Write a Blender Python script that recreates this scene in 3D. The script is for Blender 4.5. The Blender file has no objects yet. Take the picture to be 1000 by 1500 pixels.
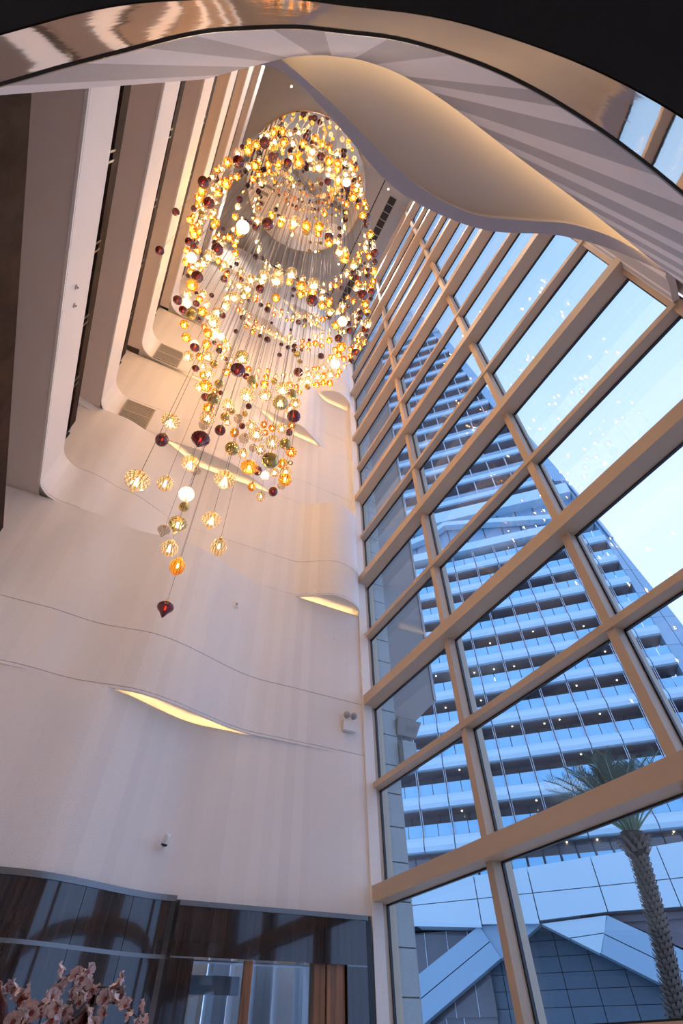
import bpy, bmesh, math, random
import numpy as np
from mathutils import Matrix, Vector
from math import pi, sin, cos, radians
random.seed(7); rng = np.random.default_rng(7)
SC = bpy.context.scene
COL = SC.collection
# ------------------------------------------------------------------ camera
YAW, PITCH, ROLL = radians(27.40808), radians(47.97609), radians(-0.79425)
fw = Vector((sin(YAW)*cos(PITCH), cos(YAW)*cos(PITCH), sin(PITCH)))
rt = Vector((cos(YAW), -sin(YAW), 0)); up = rt.cross(fw)
rt2 = cos(ROLL)*rt + sin(ROLL)*up; up2 = cos(ROLL)*up - sin(ROLL)*rt
cam_data = bpy.data.cameras.new('camera'); cam = bpy.data.objects.new('camera', cam_data)
COL.objects.link(cam)
m = Matrix((rt2, up2, -fw)).transposed().to_4x4(); m.translation = (0, 0, 1.5)
cam.matrix_world = m
cam_data.sensor_fit = 'VERTICAL'; cam_data.sensor_height = 36; cam_data.sensor_width = 24
cam_data.lens = 720.2/1500*36; cam_data.clip_start = 0.02; cam_data.clip_end = 2000
SC.camera = cam
# ------------------------------------------------------------------ sky and exposure
SC.view_settings.view_transform = 'Standard'
SC.view_settings.look = 'None'
SC.view_settings.gamma = 1
SC.view_settings.use_curve_mapping = False
SC.view_settings.exposure = 1.07
w = bpy.data.worlds.new('sky'); SC.world = w; w.use_nodes = True
nt = w.node_tree; nt.nodes.clear()
def N(t, typ, **kw):
    n = t.nodes.new(typ)
    for k, v in kw.items():
        if k in n.inputs: n.inputs[k].default_value = v
        else: setattr(n, k, v)
    return n
out = N(nt, 'ShaderNodeOutputWorld'); bg = N(nt, 'ShaderNodeBackground')
tc = N(nt, 'ShaderNodeTexCoord'); sx = N(nt, 'ShaderNodeSeparateXYZ')
nt.links.new(tc.outputs['Generated'], sx.inputs[0])
rp = N(nt, 'ShaderNodeValToRGB')
nt.links.new(sx.outputs['Z'], rp.inputs[0])
e = rp.color_ramp.elements
e[0].position = 0.0; e[0].color = (.40, .52, .84, 1)
e[1].position = 1.0; e[1].color = (.22, .34, .56, 1)
for p, c in ((.45, (.55, .58, .84)), (.64, (.58, .555, .76)), (.80, (.43, .48, .60)), (.92, (.30, .40, .565))):
    q = e.new(p); q.color = (*c, 1)
ns = N(nt, 'ShaderNodeTexNoise', Scale=2.2, Detail=4.0, Roughness=.5)
nt.links.new(tc.outputs['Generated'], ns.inputs['Vector'])
mr = N(nt, 'ShaderNodeMapRange'); mr.inputs[1].default_value = .45; mr.inputs[2].default_value = .8; mr.inputs[4].default_value = .22
nt.links.new(ns.outputs[0], mr.inputs[0])
mx = N(nt, 'ShaderNodeMixRGB'); mx.inputs[2].default_value = (.85, .9, 1, 1)
nt.links.new(mr.outputs[0], mx.inputs[0]); nt.links.new(rp.outputs[0], mx.inputs[1])
nt.links.new(mx.outputs[0], bg.inputs[0]); bg.inputs[1].default_value = 1.06
nt.links.new(bg.outputs[0], out.inputs[0])
# ------------------------------------------------------------------ materials
def mat(name, col, rough=.6, metal=0, spec=.5, bump=0, bscale=40, var=0, vscale=6, emit=0, coat=0):
    m = bpy.data.materials.new(name); m.use_nodes = True; t = m.node_tree
    b = t.nodes['Principled BSDF']
    b.inputs['Base Color'].default_value = (*col, 1); b.inputs['Roughness'].default_value = rough
    b.inputs['Metallic'].default_value = metal; b.inputs['Specular IOR Level'].default_value = spec
    b.inputs['Coat Weight'].default_value = coat
    if emit:
        b.inputs['Emission Color'].default_value = (*col, 1); b.inputs['Emission Strength'].default_value = emit
    co = N(t, 'ShaderNodeTexCoord')
    if var:
        n = N(t, 'ShaderNodeTexNoise', Scale=vscale, Detail=5.0)
        t.links.new(co.outputs['Object'], n.inputs['Vector'])
        r = N(t, 'ShaderNodeMapRange'); r.inputs[3].default_value = 1-var; r.inputs[4].default_value = 1+var
        t.links.new(n.outputs[0], r.inputs[0])
        x = N(t, 'ShaderNodeVectorMath', operation='SCALE'); x.inputs[0].default_value = col
        t.links.new(r.outputs[0], x.inputs['Scale']); t.links.new(x.outputs[0], b.inputs['Base Color'])
    if bump:
        n = N(t, 'ShaderNodeTexNoise', Scale=bscale, Detail=4.0)
        t.links.new(co.outputs['Object'], n.inputs['Vector'])
        q = N(t, 'ShaderNodeBump', Strength=bump, Distance=.02)
        t.links.new(n.outputs[0], q.inputs['Height']); t.links.new(q.outputs[0], b.inputs['Normal'])
    return m
def emis(name, col, s):
    m = bpy.data.materials.new(name); m.use_nodes = True; t = m.node_tree; t.nodes.clear()
    o = N(t, 'ShaderNodeOutputMaterial'); b = N(t, 'ShaderNodeEmission'); b.inputs[0].default_value = (*col, 1); b.inputs[1].default_value = s
    t.links.new(b.outputs[0], o.inputs[0]); return m
def glass(name, tint, refl=1.45, rough=.0, milk=0, milkcol=(1, 1, 1), gloss=(1, 1, 1), rib=None):
    """thin glass: tinted transmission, fresnel mirror and a share of scattering"""
    m = bpy.data.materials.new(name); m.use_nodes = True; t = m.node_tree; t.nodes.clear()
    o = N(t, 'ShaderNodeOutputMaterial'); tr = N(t, 'ShaderNodeBsdfTransparent'); tr.inputs[0].default_value = (*tint, 1)
    s = tr
    if rib:      # thicker glass between the flutes absorbs more
        co = N(t, 'ShaderNodeTexCoord'); sp = N(t, 'ShaderNodeSeparateXYZ'); t.links.new(co.outputs['Object'], sp.inputs[0])
        at2 = N(t, 'ShaderNodeMath', operation='ARCTAN2'); t.links.new(sp.outputs[1], at2.inputs[0]); t.links.new(sp.outputs[0], at2.inputs[1])
        ml = N(t, 'ShaderNodeMath', operation='MULTIPLY'); ml.inputs[1].default_value = 16; t.links.new(at2.outputs[0], ml.inputs[0])
        cs_ = N(t, 'ShaderNodeMath', operation='COSINE'); t.links.new(ml.outputs[0], cs_.inputs[0])
        rr = N(t, 'ShaderNodeMapRange'); rr.inputs[1].default_value = -.75; rr.inputs[2].default_value = .15; t.links.new(cs_.outputs[0], rr.inputs[0])
        mc = N(t, 'ShaderNodeMixRGB'); mc.inputs[1].default_value = (*rib, 1); mc.inputs[2].default_value = (*tint, 1)
        t.links.new(rr.outputs[0], mc.inputs[0]); t.links.new(mc.outputs[0], tr.inputs[0])
    if milk:
        tl = N(t, 'ShaderNodeBsdfTranslucent'); tl.inputs[0].default_value = (*milkcol, 1)
        df = N(t, 'ShaderNodeBsdfDiffuse'); df.inputs[0].default_value = (*milkcol, 1)
        m2 = N(t, 'ShaderNodeMixShader'); m2.inputs[0].default_value = .35
        t.links.new(tl.outputs[0], m2.inputs[1]); t.links.new(df.outputs[0], m2.inputs[2])
        m1 = N(t, 'ShaderNodeMixShader'); m1.inputs[0].default_value = milk
        t.links.new(tr.outputs[0], m1.inputs[1]); t.links.new(m2.outputs[0], m1.inputs[2]); s = m1
    gl = N(t, 'ShaderNodeBsdfGlossy'); gl.inputs[0].default_value = (*gloss, 1); gl.inputs['Roughness'].default_value = rough
    r0 = ((refl-1)/(refl+1))**2
    lw = N(t, 'ShaderNodeLayerWeight'); lw.inputs[0].default_value = .5
    pw = N(t, 'ShaderNodeMath', operation='POWER'); pw.inputs[1].default_value = 5; t.links.new(lw.outputs['Facing'], pw.inputs[0])
    fr = N(t, 'ShaderNodeMapRange'); fr.inputs[3].default_value = r0; t.links.new(pw.outputs[0], fr.inputs[0])
    mm = N(t, 'ShaderNodeMixShader'); t.links.new(fr.outputs[0], mm.inputs[0])
    t.links.new(s.outputs[0], mm.inputs[1]); t.links.new(gl.outputs[0], mm.inputs[2]); t.links.new(mm.outputs[0], o.inputs[0])
    return m
def grain(name, c1, c2, rough=.10, scale=(14, 14, .5), coat=.6):
    m = mat(name, c1, rough, coat=coat, spec=.5 if coat else .1); t = m.node_tree; b = t.nodes['Principled BSDF']
    co = N(t, 'ShaderNodeTexCoord'); mp = N(t, 'ShaderNodeMapping'); mp.inputs['Scale'].default_value = scale
    n = N(t, 'ShaderNodeTexNoise', Scale=1.0, Detail=5.0, Roughness=.6)
    t.links.new(co.outputs['Object'], mp.inputs[0]); t.links.new(mp.outputs[0], n.inputs['Vector'])
    r = N(t, 'ShaderNodeValToRGB'); t.links.new(n.outputs[0], r.inputs[0])
    r.color_ramp.elements[0].position = .36; r.color_ramp.elements[0].color = (*c1, 1)
    r.color_ramp.elements[1].position = .66; r.color_ramp.elements[1].color = (*c2, 1)
    t.links.new(r.outputs[0], b.inputs['Base Color']); return m
def wallpaper(name, col, tex):
    """plaster-like wall covering with faint vertical bands of its own"""
    m = mat(name, col, .75, bump=.25, bscale=60); t = m.node_tree; b = t.nodes['Principled BSDF']
    co = N(t, 'ShaderNodeTexCoord'); mp = N(t, 'ShaderNodeMapping'); mp.inputs['Scale'].default_value = (5, .0, 0)
    n = N(t, 'ShaderNodeTexVoronoi', Scale=1.0); n.voronoi_dimensions = '1D'; n.feature = 'F1'
    sp = N(t, 'ShaderNodeSeparateXYZ'); t.links.new(co.outputs['Object'], sp.inputs[0])
    ml = N(t, 'ShaderNodeMath', operation='MULTIPLY'); ml.inputs[1].default_value = 4.5; t.links.new(sp.outputs[0], ml.inputs[0])
    t.links.new(ml.outputs[0], n.inputs['W'])
    sc = N(t, 'ShaderNodeSeparateColor'); t.links.new(n.outputs['Color'], sc.inputs[0])
    n2 = N(t, 'ShaderNodeTexNoise', Scale=9.0, Detail=8.0, Roughness=.7); t.links.new(co.outputs['Object'], n2.inputs['Vector'])
    ad = N(t, 'ShaderNodeMath', operation='ADD'); t.links.new(sc.outputs[0], ad.inputs[0]); t.links.new(n2.outputs[0], ad.inputs[1])
    r = N(t, 'ShaderNodeMapRange'); r.inputs[1].default_value = .2; r.inputs[2].default_value = 1.8; r.inputs[3].default_value = 1-tex; r.inputs[4].default_value = 1+tex
    t.links.new(ad.outputs[0], r.inputs[0])
    x = N(t, 'ShaderNodeVectorMath', operation='SCALE'); x.inputs[0].default_value = col
    t.links.new(r.outputs[0], x.inputs['Scale']); t.links.new(x.outputs[0], b.inputs['Base Color'])
    return m
M = dict(
 wall=wallpaper('cream_wall_covering', (.84, .81, .79), .05),
 taupe=mat('taupe_ceiling_paint', (.74, .64, .59), .8, var=.03, vscale=3, bump=.05, bscale=80),
 ceil=mat('grey_ceiling_paint', (.46, .43, .41), .8, var=.03, vscale=3),
 fascia=mat('white_parapet_plaster', (.82, .79, .77), .6, var=.03, vscale=5, bump=.08, bscale=50),
 frame=mat('beige_painted_aluminium', (.58, .45, .33), .45, bump=.03, bscale=200, var=.03),
 gasket=mat('black_gasket', (.02, .022, .028), .4),
 led=emis('cove_led_strip', (1, .66, .30), 7.5),
 led2=emis('soffit_led_strip', (1, .66, .32), 7.5*.66),
 cove=mat('cream_cove_paint', (.60, .555, .53), .75, bump=.03),
 coveband=mat('lilac_grey_paint', (.52, .50, .56), .7, bump=.1, bscale=120),
 stripe_l=mat('pale_lilac_wallpaper', (.74, .71, .74), .65, bump=.15, bscale=120, var=.04, vscale=20),
 stripe_d=mat('blue_grey_wallpaper', (.44, .43, .47), .6, bump=.5, bscale=150, var=.12, vscale=60),
 black=mat('near_black_lacquer', (.006, .004, .005), .35),
 mirror=mat('bronze_mirror', (.70, .57, .45), .05, metal=1, bump=.05, bscale=3.2),
 trim=mat('black_trim', (.012, .012, .016), .4),
 alu=mat('brushed_grey_aluminium', (.22, .235, .25), .4, metal=.8),
 macassar=grain('dark_macassar_veneer', (.010, .006, .006), (.045, .025, .020)),
 rail=grain('dark_brown_rail_wood', (.022, .011, .008), (.05, .026, .019), .8, (3, 3, 3), 0),
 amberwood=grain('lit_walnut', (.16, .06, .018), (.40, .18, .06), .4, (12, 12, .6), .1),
 floor=mat('beige_marble', (.72, .68, .64), .25, var=.08, vscale=2),
 grille=mat('grey_grille_metal', (.42, .38, .34), .5, metal=.3),
 dark=mat('dark_void', (.03, .028, .028), .8),
 white=mat('white_plastic', (.82, .82, .82), .4), grey=mat('grey_plastic', (.35, .35, .38), .4),
 lens=mat('black_lens', (.01, .01, .012), .1),
 stone=mat('grey_sandstone', (.40, .42, .42), .8, bump=.3, bscale=30, var=.08, vscale=7),
 stone2=mat('taupe_render', (.30, .275, .265), .85, var=.05, vscale=2),
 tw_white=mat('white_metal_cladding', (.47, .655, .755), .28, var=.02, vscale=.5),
 tw_crown=mat('grey_green_crown_glass', (.30, .42, .48), .3),
 tw_panel=mat('pale_blue_cladding', (.27, .43, .56), .25, var=.03, vscale=.3),
 tw_facet=mat('slate_blue_cladding', (.24, .37, .48), .3, var=.03, vscale=.3),
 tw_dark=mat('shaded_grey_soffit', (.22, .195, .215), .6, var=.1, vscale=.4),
 tw_glass=mat('dark_tower_glazing', (.12, .115, .13), .08, spec=.8),
 tw_bal=mat('sky_toned_balustrade', (.24, .54, .76), .18, spec=.7),  # blue of the reflected sky put into the base colour
 tw_tile=mat('blue_grey_tile', (.10, .15, .20), .25, var=.1, vscale=.8),
 joint=mat('dark_joint', (.04, .05, .06), .7),
 tw_post=mat('steel_post', (.50, .55, .60), .3, metal=.5),
 spot=emis('warm_downlight', (1, .72, .4), 6), litwin=emis('lit_room_window', (.9, 1, .95), 2.2), orange=emis('orange_lobby_lamp', (1, .35, .08), 1.2),
 pane=glass('window_glass', (.82, .93, 1.0), 1.42),
 doorglass=glass('door_glass', (.75, .85, .95), 1.5),
 scale=mat('palm_leaf_scars', (.24, .19, .155), .9, var=.2, vscale=15),
 bark=mat('palm_bark', (.07, .055, .045), .9, bump=.6, bscale=20, var=.25, vscale=12),
 frond=mat('palm_frond', (.10, .16, .12), .6, var=.2, vscale=8), stalk=mat('palm_stalk', (.30, .38, .26), .6),
 petal=mat('blush_petal', (.88, .70, .68), .55, var=.12, vscale=30), lip=mat('deep_pink_lip', (.42, .10, .09), .5),
 stem=mat('orchid_stem', (.10, .09, .05), .5), weave=mat('maroon_woven_leaf', (.16, .035, .03), .45, bump=1.0, bscale=40, var=.3, vscale=25),
 pot=mat('dark_bronze_planter', (.08, .05, .035), .3, metal=.6), leaf=mat('dark_green_leaf', (.03, .07, .025), .35),
 asphalt=mat('grey_paving', (.45, .45, .47), .8, var=.1),
 gC=glass('clear_ribbed_glass', (1, .90, .70), 1.9, .05, .065, (1, .82, .52), rib=(.58, .42, .22)),
 gD=glass('clear_unlit_glass', (.96, .90, .80), 1.9, .03, .10, (.9, .85, .78), rib=(.6, .5, .36)),
 gA=glass('amber_ribbed_glass', (1, .64, .18), 1.9, .05, .115, (1, .48, .07), (1, .85, .5), rib=(.56, .24, .03)),
 gR=glass('dark_red_ribbed_glass', (.36, .022, .010), 1.8, .05, .45, (.16, .014, .008), rib=(.10, .006, .004)),
 gW=glass('white_opal_glass', (1, .92, .80), 1.4, .15, .42, (1, .93, .82)),
 gS=glass('smoked_gold_glass', (.70, .62, .40), 3.2, .04, .07, (.50, .40, .20), (1, .9, .6), rib=(.18, .14, .06)),
 gG=mat('gold_mirror_glass', (.74, .52, .17), .10, metal=1),
 brass=mat('brushed_brass', (.62, .42, .16), .3, metal=1), cord=mat('grey_steel_cord', (.16, .14, .13), .6),
 bulb=emis('warm_bulb', (1, .77, .50), 120), dim=emis('dim_bulb', (1, .45, .15), 120*.06),
 disc=mat('mirror_polished_steel', (.86, .80, .72), .015, metal=1, bump=.004, bscale=2.0),
)
# ------------------------------------------------------------------ mesh helpers
class MB:
    def __init__(s): s.v = []; s.f = []; s.mi = []; s.m = 0
    def add(s, vs, fs):
        o = len(s.v); s.v += [tuple(map(float, v)) for v in vs]; s.f += [tuple(i+o for i in f) for f in fs]; s.mi += [s.m]*len(fs); return s
    def box(s, a, b):
        x0, y0, z0 = a; x1, y1, z1 = b
        return s.add([(x0,y0,z0),(x1,y0,z0),(x1,y1,z0),(x0,y1,z0),(x0,y0,z1),(x1,y0,z1),(x1,y1,z1),(x0,y1,z1)],
                     [(0,3,2,1),(4,5,6,7),(0,1,5,4),(1,2,6,5),(2,3,7,6),(3,0,4,7)])
    def hexa(s, lo, hi):
        n = len(lo)
        return s.add(list(lo)+list(hi), [tuple(range(n-1,-1,-1)), tuple(range(n, 2*n))]+[(i,(i+1)%n,n+(i+1)%n,n+i) for i in range(n)])
    def grid(s, rows, close=False):
        n = len(rows[0]); vs = [p for r in rows for p in r]; fs = []
        for j in range(len(rows)-1):
            for i in range(n if close else n-1):
                k = (i+1) % n
                fs.append((j*n+i, j*n+k, (j+1)*n+k, (j+1)*n+i))
        return s.add(vs, fs)
    def ring(s, rows):
        for a, c in zip(rows[:-1], rows[1:]): s.grid([a, c])
        return s
    def tube(s, pts, r, n=6, cap=True):
        pts = [Vector(p) for p in pts]; rows = []
        rr = r if isinstance(r, (list, tuple)) else [r]*len(pts)
        for i, p in enumerate(pts):
            d = (pts[min(i+1, len(pts)-1)]-pts[max(i-1, 0)]).normalized()
            a = d.cross(Vector((0, 0, 1)) if abs(d.z) < .9 else Vector((1, 0, 0))).normalized(); b = d.cross(a)
            rows.append([tuple(p+rr[i]*(cos(2*pi*k/n)*a+sin(2*pi*k/n)*b)) for k in range(n)])
        s.grid(rows, True)
        if cap:
            o = len(s.v); s.f += [tuple(range(o-n, o)), tuple(range(o-len(pts)*n+n-1, o-len(pts)*n-1, -1))]; s.mi += [s.m]*2
        return s
    def lathe(s, prof, n=24, rib=0, ribn=12, axis=(0,0,0)):
        rows = []
        for r, z in prof:
            rows.append([(axis[0]+r*(1+rib*cos(ribn*2*pi*k/n))*cos(2*pi*k/n), axis[1]+r*(1+rib*cos(ribn*2*pi*k/n))*sin(2*pi*k/n), axis[2]+z) for k in range(n)])
        return s.grid(rows, True)
    def build(s, name, mats, parent=None, smooth=False, **props):
        me = bpy.data.meshes.new(name); me.from_pydata(s.v, [], s.f)
        for mm in (mats if isinstance(mats, (list, tuple)) else [mats]): me.materials.append(mm)
        if isinstance(mats, (list, tuple)): me.polygons.foreach_set('material_index', s.mi)
        if smooth: me.polygons.foreach_set('use_smooth', [True]*len(s.f))
        me.update()
        return link(name, me, parent, **props)
def link(name, me, parent=None, **props):
    o = bpy.data.objects.new(name, me); COL.objects.link(o)
    if parent: o.parent = parent
    for k, v in props.items(): o[k] = v
    return o
def fixn(o):
    bm = bmesh.new(); bm.from_mesh(o.data); bmesh.ops.recalc_face_normals(bm, faces=bm.faces); bm.to_mesh(o.data); bm.free(); return o
def thing(name, label, cat, loc=(0,0,0), group=None, kind=None, rz=0):
    o = bpy.data.objects.new(name, None); COL.objects.link(o); o.location = loc; o.rotation_euler.z = rz; o.empty_display_size = .1
    o['label'] = label
    if kind: o['kind'] = kind
    o['category'] = cat
    if group: o['group'] = group
    return o
S = 'structure'
def ssq(a, b, x):
    t = min(1, max(0, (x-a)/(b-a))); return t*t*(3-2*t)
def resample(p, step):
    p = np.array(p, float)
    for _ in range(2):
        q = [p[0]]
        for a, b in zip(p[:-1], p[1:]): q += [a*.75+b*.25, a*.25+b*.75]
        q.append(p[-1]); p = np.array(q)
    s = np.concatenate([[0], np.cumsum(np.hypot(*np.diff(p, axis=0).T))])
    t = np.arange(0, s[-1]+1e-6, step)
    return [(float(np.interp(v, s, p[:, 0])), float(np.interp(v, s, p[:, 1]))) for v in t], [float(v) for v in t]
# ------------------------------------------------------------------ levels
FL = 3.97
ZB = [6.2+FL*k for k in range(8)]       # lower edge of each wave band
ZB[1] = 10.23; ZB[2] = 14.2; ZB[3] = 18.14; ZB[4] = 22.1
ZS = [z+1.3 for z in ZB]                # seam / parapet top
TOP = 34.6
BACK = 10.95
def prof(k, x):
    if k == -1: return 9.63+.82*ssq(-.25, 2.1, x)-(.0)
    if k == 0:  return 9.61+.12*ssq(-1.6,-.6,x)*(1-ssq(-.6,.5,x))*1.0+.80*ssq(.45, 3.3, x)+.05*ssq(3.4,6,x)
    if k in (1, 4, 7):
        y = 9.64+.22*ssq(-2.2,-1.2,x)+.58*ssq(-1.25,.5,x)
        if k == 4: y = 9.64+.82*ssq(-1.25,.5,x)
        b = .56*ssq(3.7, 5.0, x)
        if x > 5.0: b = .56*math.sqrt(max(0, 1-((x-5.0)/.92)**2))if x < 5.92 else 0
        return y-b
    if k in (2, 5): return 9.84+.62*ssq(1.0, 3.2, x)+.1*ssq(3.2,6,x)-.05*ssq(-.6,.2,x)*(1-ssq(.2,1.2,x))
    return 9.72+.2*ssq(-1,2,x)+.66*ssq(3.25, 4.9, x)
XR = 5.95
xs_full = [-5.4+.1*i for i in range(105)]+[5.05+.05*i for i in range(18)]+[XR]
xs_full = [x for x in xs_full if x <= XR]
def wallstrip(mb, path, z0, z1):
    mb.grid([[(x, y, z0) for x, y in path], [(x, y, z1) for x, y in path]])
def section(k):
    """one storey of the wavy wall: band with seam, upper field, recessed soffit and trough"""
    zb = ZB[k] if k >= 0 else 3.3; zs = ZS[k] if k >= 0 else None
    zt = ZB[k+1] if k < 7 else TOP+.1
    if zt > TOP: zt = TOP
    full = [(x, prof(k, x)) for x in xs_full]
    if k >= 0:
        y0 = prof(k, -2.3); r = .52
        cor = [(-2.86, y) for y in (-4, -2, 0, 2, 4, 6, 7.5, 8.5, y0-r)]+[(-2.86+r-r*cos(a), y0-r+r*sin(a)) for a in np.linspace(.15, pi/2, 9)]
        band = cor+[(x, prof(k, x)) for x in xs_full if x > -2.86+r+.02]
    else: band = full; zs = zt
    mb = MB()
    off = lambda p, d: [(x+(d if x < -2.5 and y < 9.3 else 0)*-1, y+(d if not (x < -2.5 and y < 9.3) else 0)) for x, y in p]
    if k >= 0:
        g0 = off(band, .02); wallstrip(mb, band, zb, zb+.05); wallstrip(mb, g0, zb+.05, zb+.064); wallstrip(mb, band, zb+.064, zs-.008)
        mb.grid([[(x, y, zb+.05) for x, y in band], [(x, y, zb+.05) for x, y in g0]]); mb.grid([[(x, y, zb+.064) for x, y in band], [(x, y, zb+.064) for x, y in g0]])
    else: wallstrip(mb, band, zb, zt)
    inb = off(band, .045)
    mb.grid([[(x, y, zb) for x, y in band], [(x, y, zb) for x, y in inb]])          # lip
    mb.grid([[(x, y, zb) for x, y in inb], [(x, y, zb+.14) for x, y in inb]])
    if k >= 0:
        g = off(band, .03)
        mb.grid([[(x, y, zs-.008) for x, y in band], [(x, y, zs-.008) for x, y in g]])
        mb.grid([[(x, y, zs-.008) for x, y in g], [(x, y, zs+.008) for x, y in g]])
        if k < 7:
            up_ = full
            mb.grid([[(x, y, zs+.008) for x, y in up_], [(x, y+.03, zs+.008) for x, y in up_]])
            wallstrip(mb, up_, zs+.008, zt)
            top = up_
            fl = [(x, y) for x, y in cor]; fi = [(x-.25, y) if y < 9.2 else (x, y+.2) for x, y in cor]
            mb.grid([[(x, y, zs) for x, y in fl], [(x, y, zs) for x, y in fi]])     # parapet top
    if k < 7:                                                                         # trough on top
        mb.grid([[(x, y, zt) for x, y in full], [(x, y+.03, zt) for x, y in full]])
        mb.grid([[(x, y+.03, zt) for x, y in full], [(x, y+.03, zt-.12) for x, y in full]])
        mb.grid([[(x, y+.03, zt-.12) for x, y in full], [(x, BACK, zt-.12) for x, y in full]])
    # soffit
    xb = [p for p in inb if p[1] > 9.25]
    mb.grid([[(x, y, zb+.14) for x, y in xb], [(x, BACK, zb+.14) for x, y in xb]])
    o = mb.build('wall_back', M['wall'], smooth=False, kind=S,
        label=('cream wavy wall storey %s' % ['just above the dark wood panelling', 'with the long lit slot near the floor', 'with the lit hood beside the window, lowest of three', 'behind the lowest glass pendants', 'with a lit slot right of the pendants', 'with a rounded hood high beside the window', 'behind the upper glass pendants', 'high under the ceiling', 'at the ceiling'][k+1]), category='wall')
    fixn(o)
    for p in o.data.polygons: p.use_smooth = abs(p.normal.z) < .3
    return o
for k in range(-1, 7): section(k)
# back of the wavy wall, closing the voids behind it
MB().box((-5.6, BACK, -.1), (6.2, BACK+.25, TOP+.3)).build('wall_back', M['wall'], kind=S, label='solid backing wall hidden behind the wavy cream wall', category='wall')
# LED strips in the troughs where a band overhangs the wall below it
for k in range(0, 7):
    z = ZB[k]-.05; runs = []; cur = []
    for x in np.arange(-1.3, 5.85, .06):
        gap = prof(k-1, x)-prof(k, x)
        if gap > .035: cur.append((x, prof(k-1, x)+.075, z))
        else:
            if len(cur) > 4: runs.append(cur)
            cur = []
    if len(cur) > 4: runs.append(cur)
    for r in runs:
        t = thing('light_strip', 'warm cove light strip in the wavy wall, %s' % ['lowest slot, above the camera', 'slot beside the lowest pendants', 'slot behind the pendant cluster', 'slot right of the pendants', 'under the high rounded hood', 'slot behind the upper pendants', 'topmost slot'][k]+(' left end' if r[0][0] < -.5 and len(runs) > 1 else ''), 'light', r[len(r)//2])
        b = t.location
        MB().tube([(x-b.x, y-b.y, zz-b.z) for x, y, zz in r[::2]], .014, 5).build('diffuser', M['led'], t)
        MB().tube([(x-b.x, y-b.y+.02, zz-b.z-.022) for x, y, zz in r[::2]], .012, 4).build('channel', M['alu'], t)
# ------------------------------------------------------------------ left corridors
for k in range(8):
    zb = ZB[k] if k < 7 else TOP
    MB().box((-5.6, -4, zb+.012), (-2.875, 9.63, zb+.35 if k < 7 else zb+.3)).build('ceiling', M['taupe'], kind=S, label='taupe corridor ceiling of open gallery level %d counted from below' % (k+1), category='ceiling') if k < 7 else None
    if k < 7:
        zt = ZS[k]
        t = thing('balcony_rail', 'dark wood rail on top of the white gallery parapet, %s from below' % ['first', 'second', 'third', 'fourth', 'fifth', 'sixth', 'seventh'][k], 'rail', (-3.02, 2, zt), 'rails on the gallery parapets')
        if k == 0: t.location = (-2.93, 2, zt-.45); t.scale.z = 1.9
        MB().box((-.04, -6, .0), (.02, 6.75, .42)).build('dark_gap_panel', M['black'], t)  # black colour stands in for the dark gap behind the glass
        MB().box((-.04, -6, .36), (.11, 6.80, .74)).build('handrail', M['rail'], t)
        pm = None
        for i in range(7):
            y = -2.4+1.55*i
            if pm is None:
                q = MB().box((.02, -.10, .05), (.11, -.06, .40)).box((.02, .06, .05), (.11, .10, .40)).build('bracket', M['alu'] if False else M['trim'], t); pm = q.data
            else: q = link('bracket', pm, t)
            q.location = (0.015, y, 0)
        MB().box((-.05, 6.80, .0), (.11, 6.84, .74)).build('end_cap', M['rail'], t)
for k in (2, 5):
    lp, _ = resample([(-5.5, 9.25), (-4.4, 9.28), (-3.46, 9.48), (-2.97, 9.66), (-2.5, 9.86), (-2.1, 10.02)], .06)
    mb = MB(); mb.ring([[(x, y, ZB[k]-.26) for x, y in lp], [(x, y, ZB[k]+.01) for x, y in lp], [(x, y+.3, ZB[k]+.01) for x, y in lp], [(x, y+.3, ZB[k]-.26) for x, y in lp], [(x, y, ZB[k]-.26) for x, y in lp]])
    fixn(mb.build('trim_6', M['fascia'], kind=S, label='white wavy lip running into the gallery on the left, %s one' % ('lower' if k == 2 else 'upper'), category='trim'))
MB().box((-5.75, -4, -.1), (-5.6, 11, TOP+.3)).build('wall_left', M['taupe'], kind=S, label='taupe rear wall of the open galleries', category='wall')
MB().box((-3.0, -4, -.1), (-2.875, 9.6, 6.2)).build('wall_left', M['taupe'], kind=S, label='plain wall below the galleries on the left', category='wall')
MB().box((-5.75, -8, TOP), (6.6, 11.2, TOP+.3)).build('ceiling', M['ceil'], kind=S, label='grey flat ceiling high over the atrium', category='ceiling')
# ceiling joint lines and slot grilles
mb = MB()
mb.box((4.54, -.3, TOP-.012), (4.60, 10.6, TOP+.01)).box((-2.8, 9.9, TOP-.012), (4.56, 9.96, TOP+.01)); mb.build('trim_1', M['trim'], kind=S, label='thin dark joint line running across the grey ceiling', category='trim')
for (y0, y1, nm) in ((3.4, 6.4, 'nearer the curved soffit'), (7.6, 10.2, 'nearer the far wavy wall'), (.6, 2.4, 'half hidden by the curved soffit')):
    t = thing('ceiling_grille', 'long dark slot grille in the ceiling beside the window, %s' % nm, 'grille', (5.42, (y0+y1)/2, TOP), 'ceiling slot grilles')
    h = (y1-y0)/2
    MB().box((-.21, -h, -.02), (.21, h, -.005)).build('backing', M['dark'], t)
    n = max(3, int((y1-y0)/.42)); sm = None
    for i in range(n+1):
        if sm is None: q = MB().box((-.21, -.02, -.04), (.21, .02, -.005)).build('slat', M['grille'], t); sm = q.data
        else: q = link('slat', sm, t)
        q.location.y = -h+2*h*i/n
    MB().box((-.24, -h-.03, -.03), (-.21, h+.03, -.003)).box((.21, -h-.03, -.03), (.24, h+.03, -.003)).build('frame', M['grille'], t)
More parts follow.
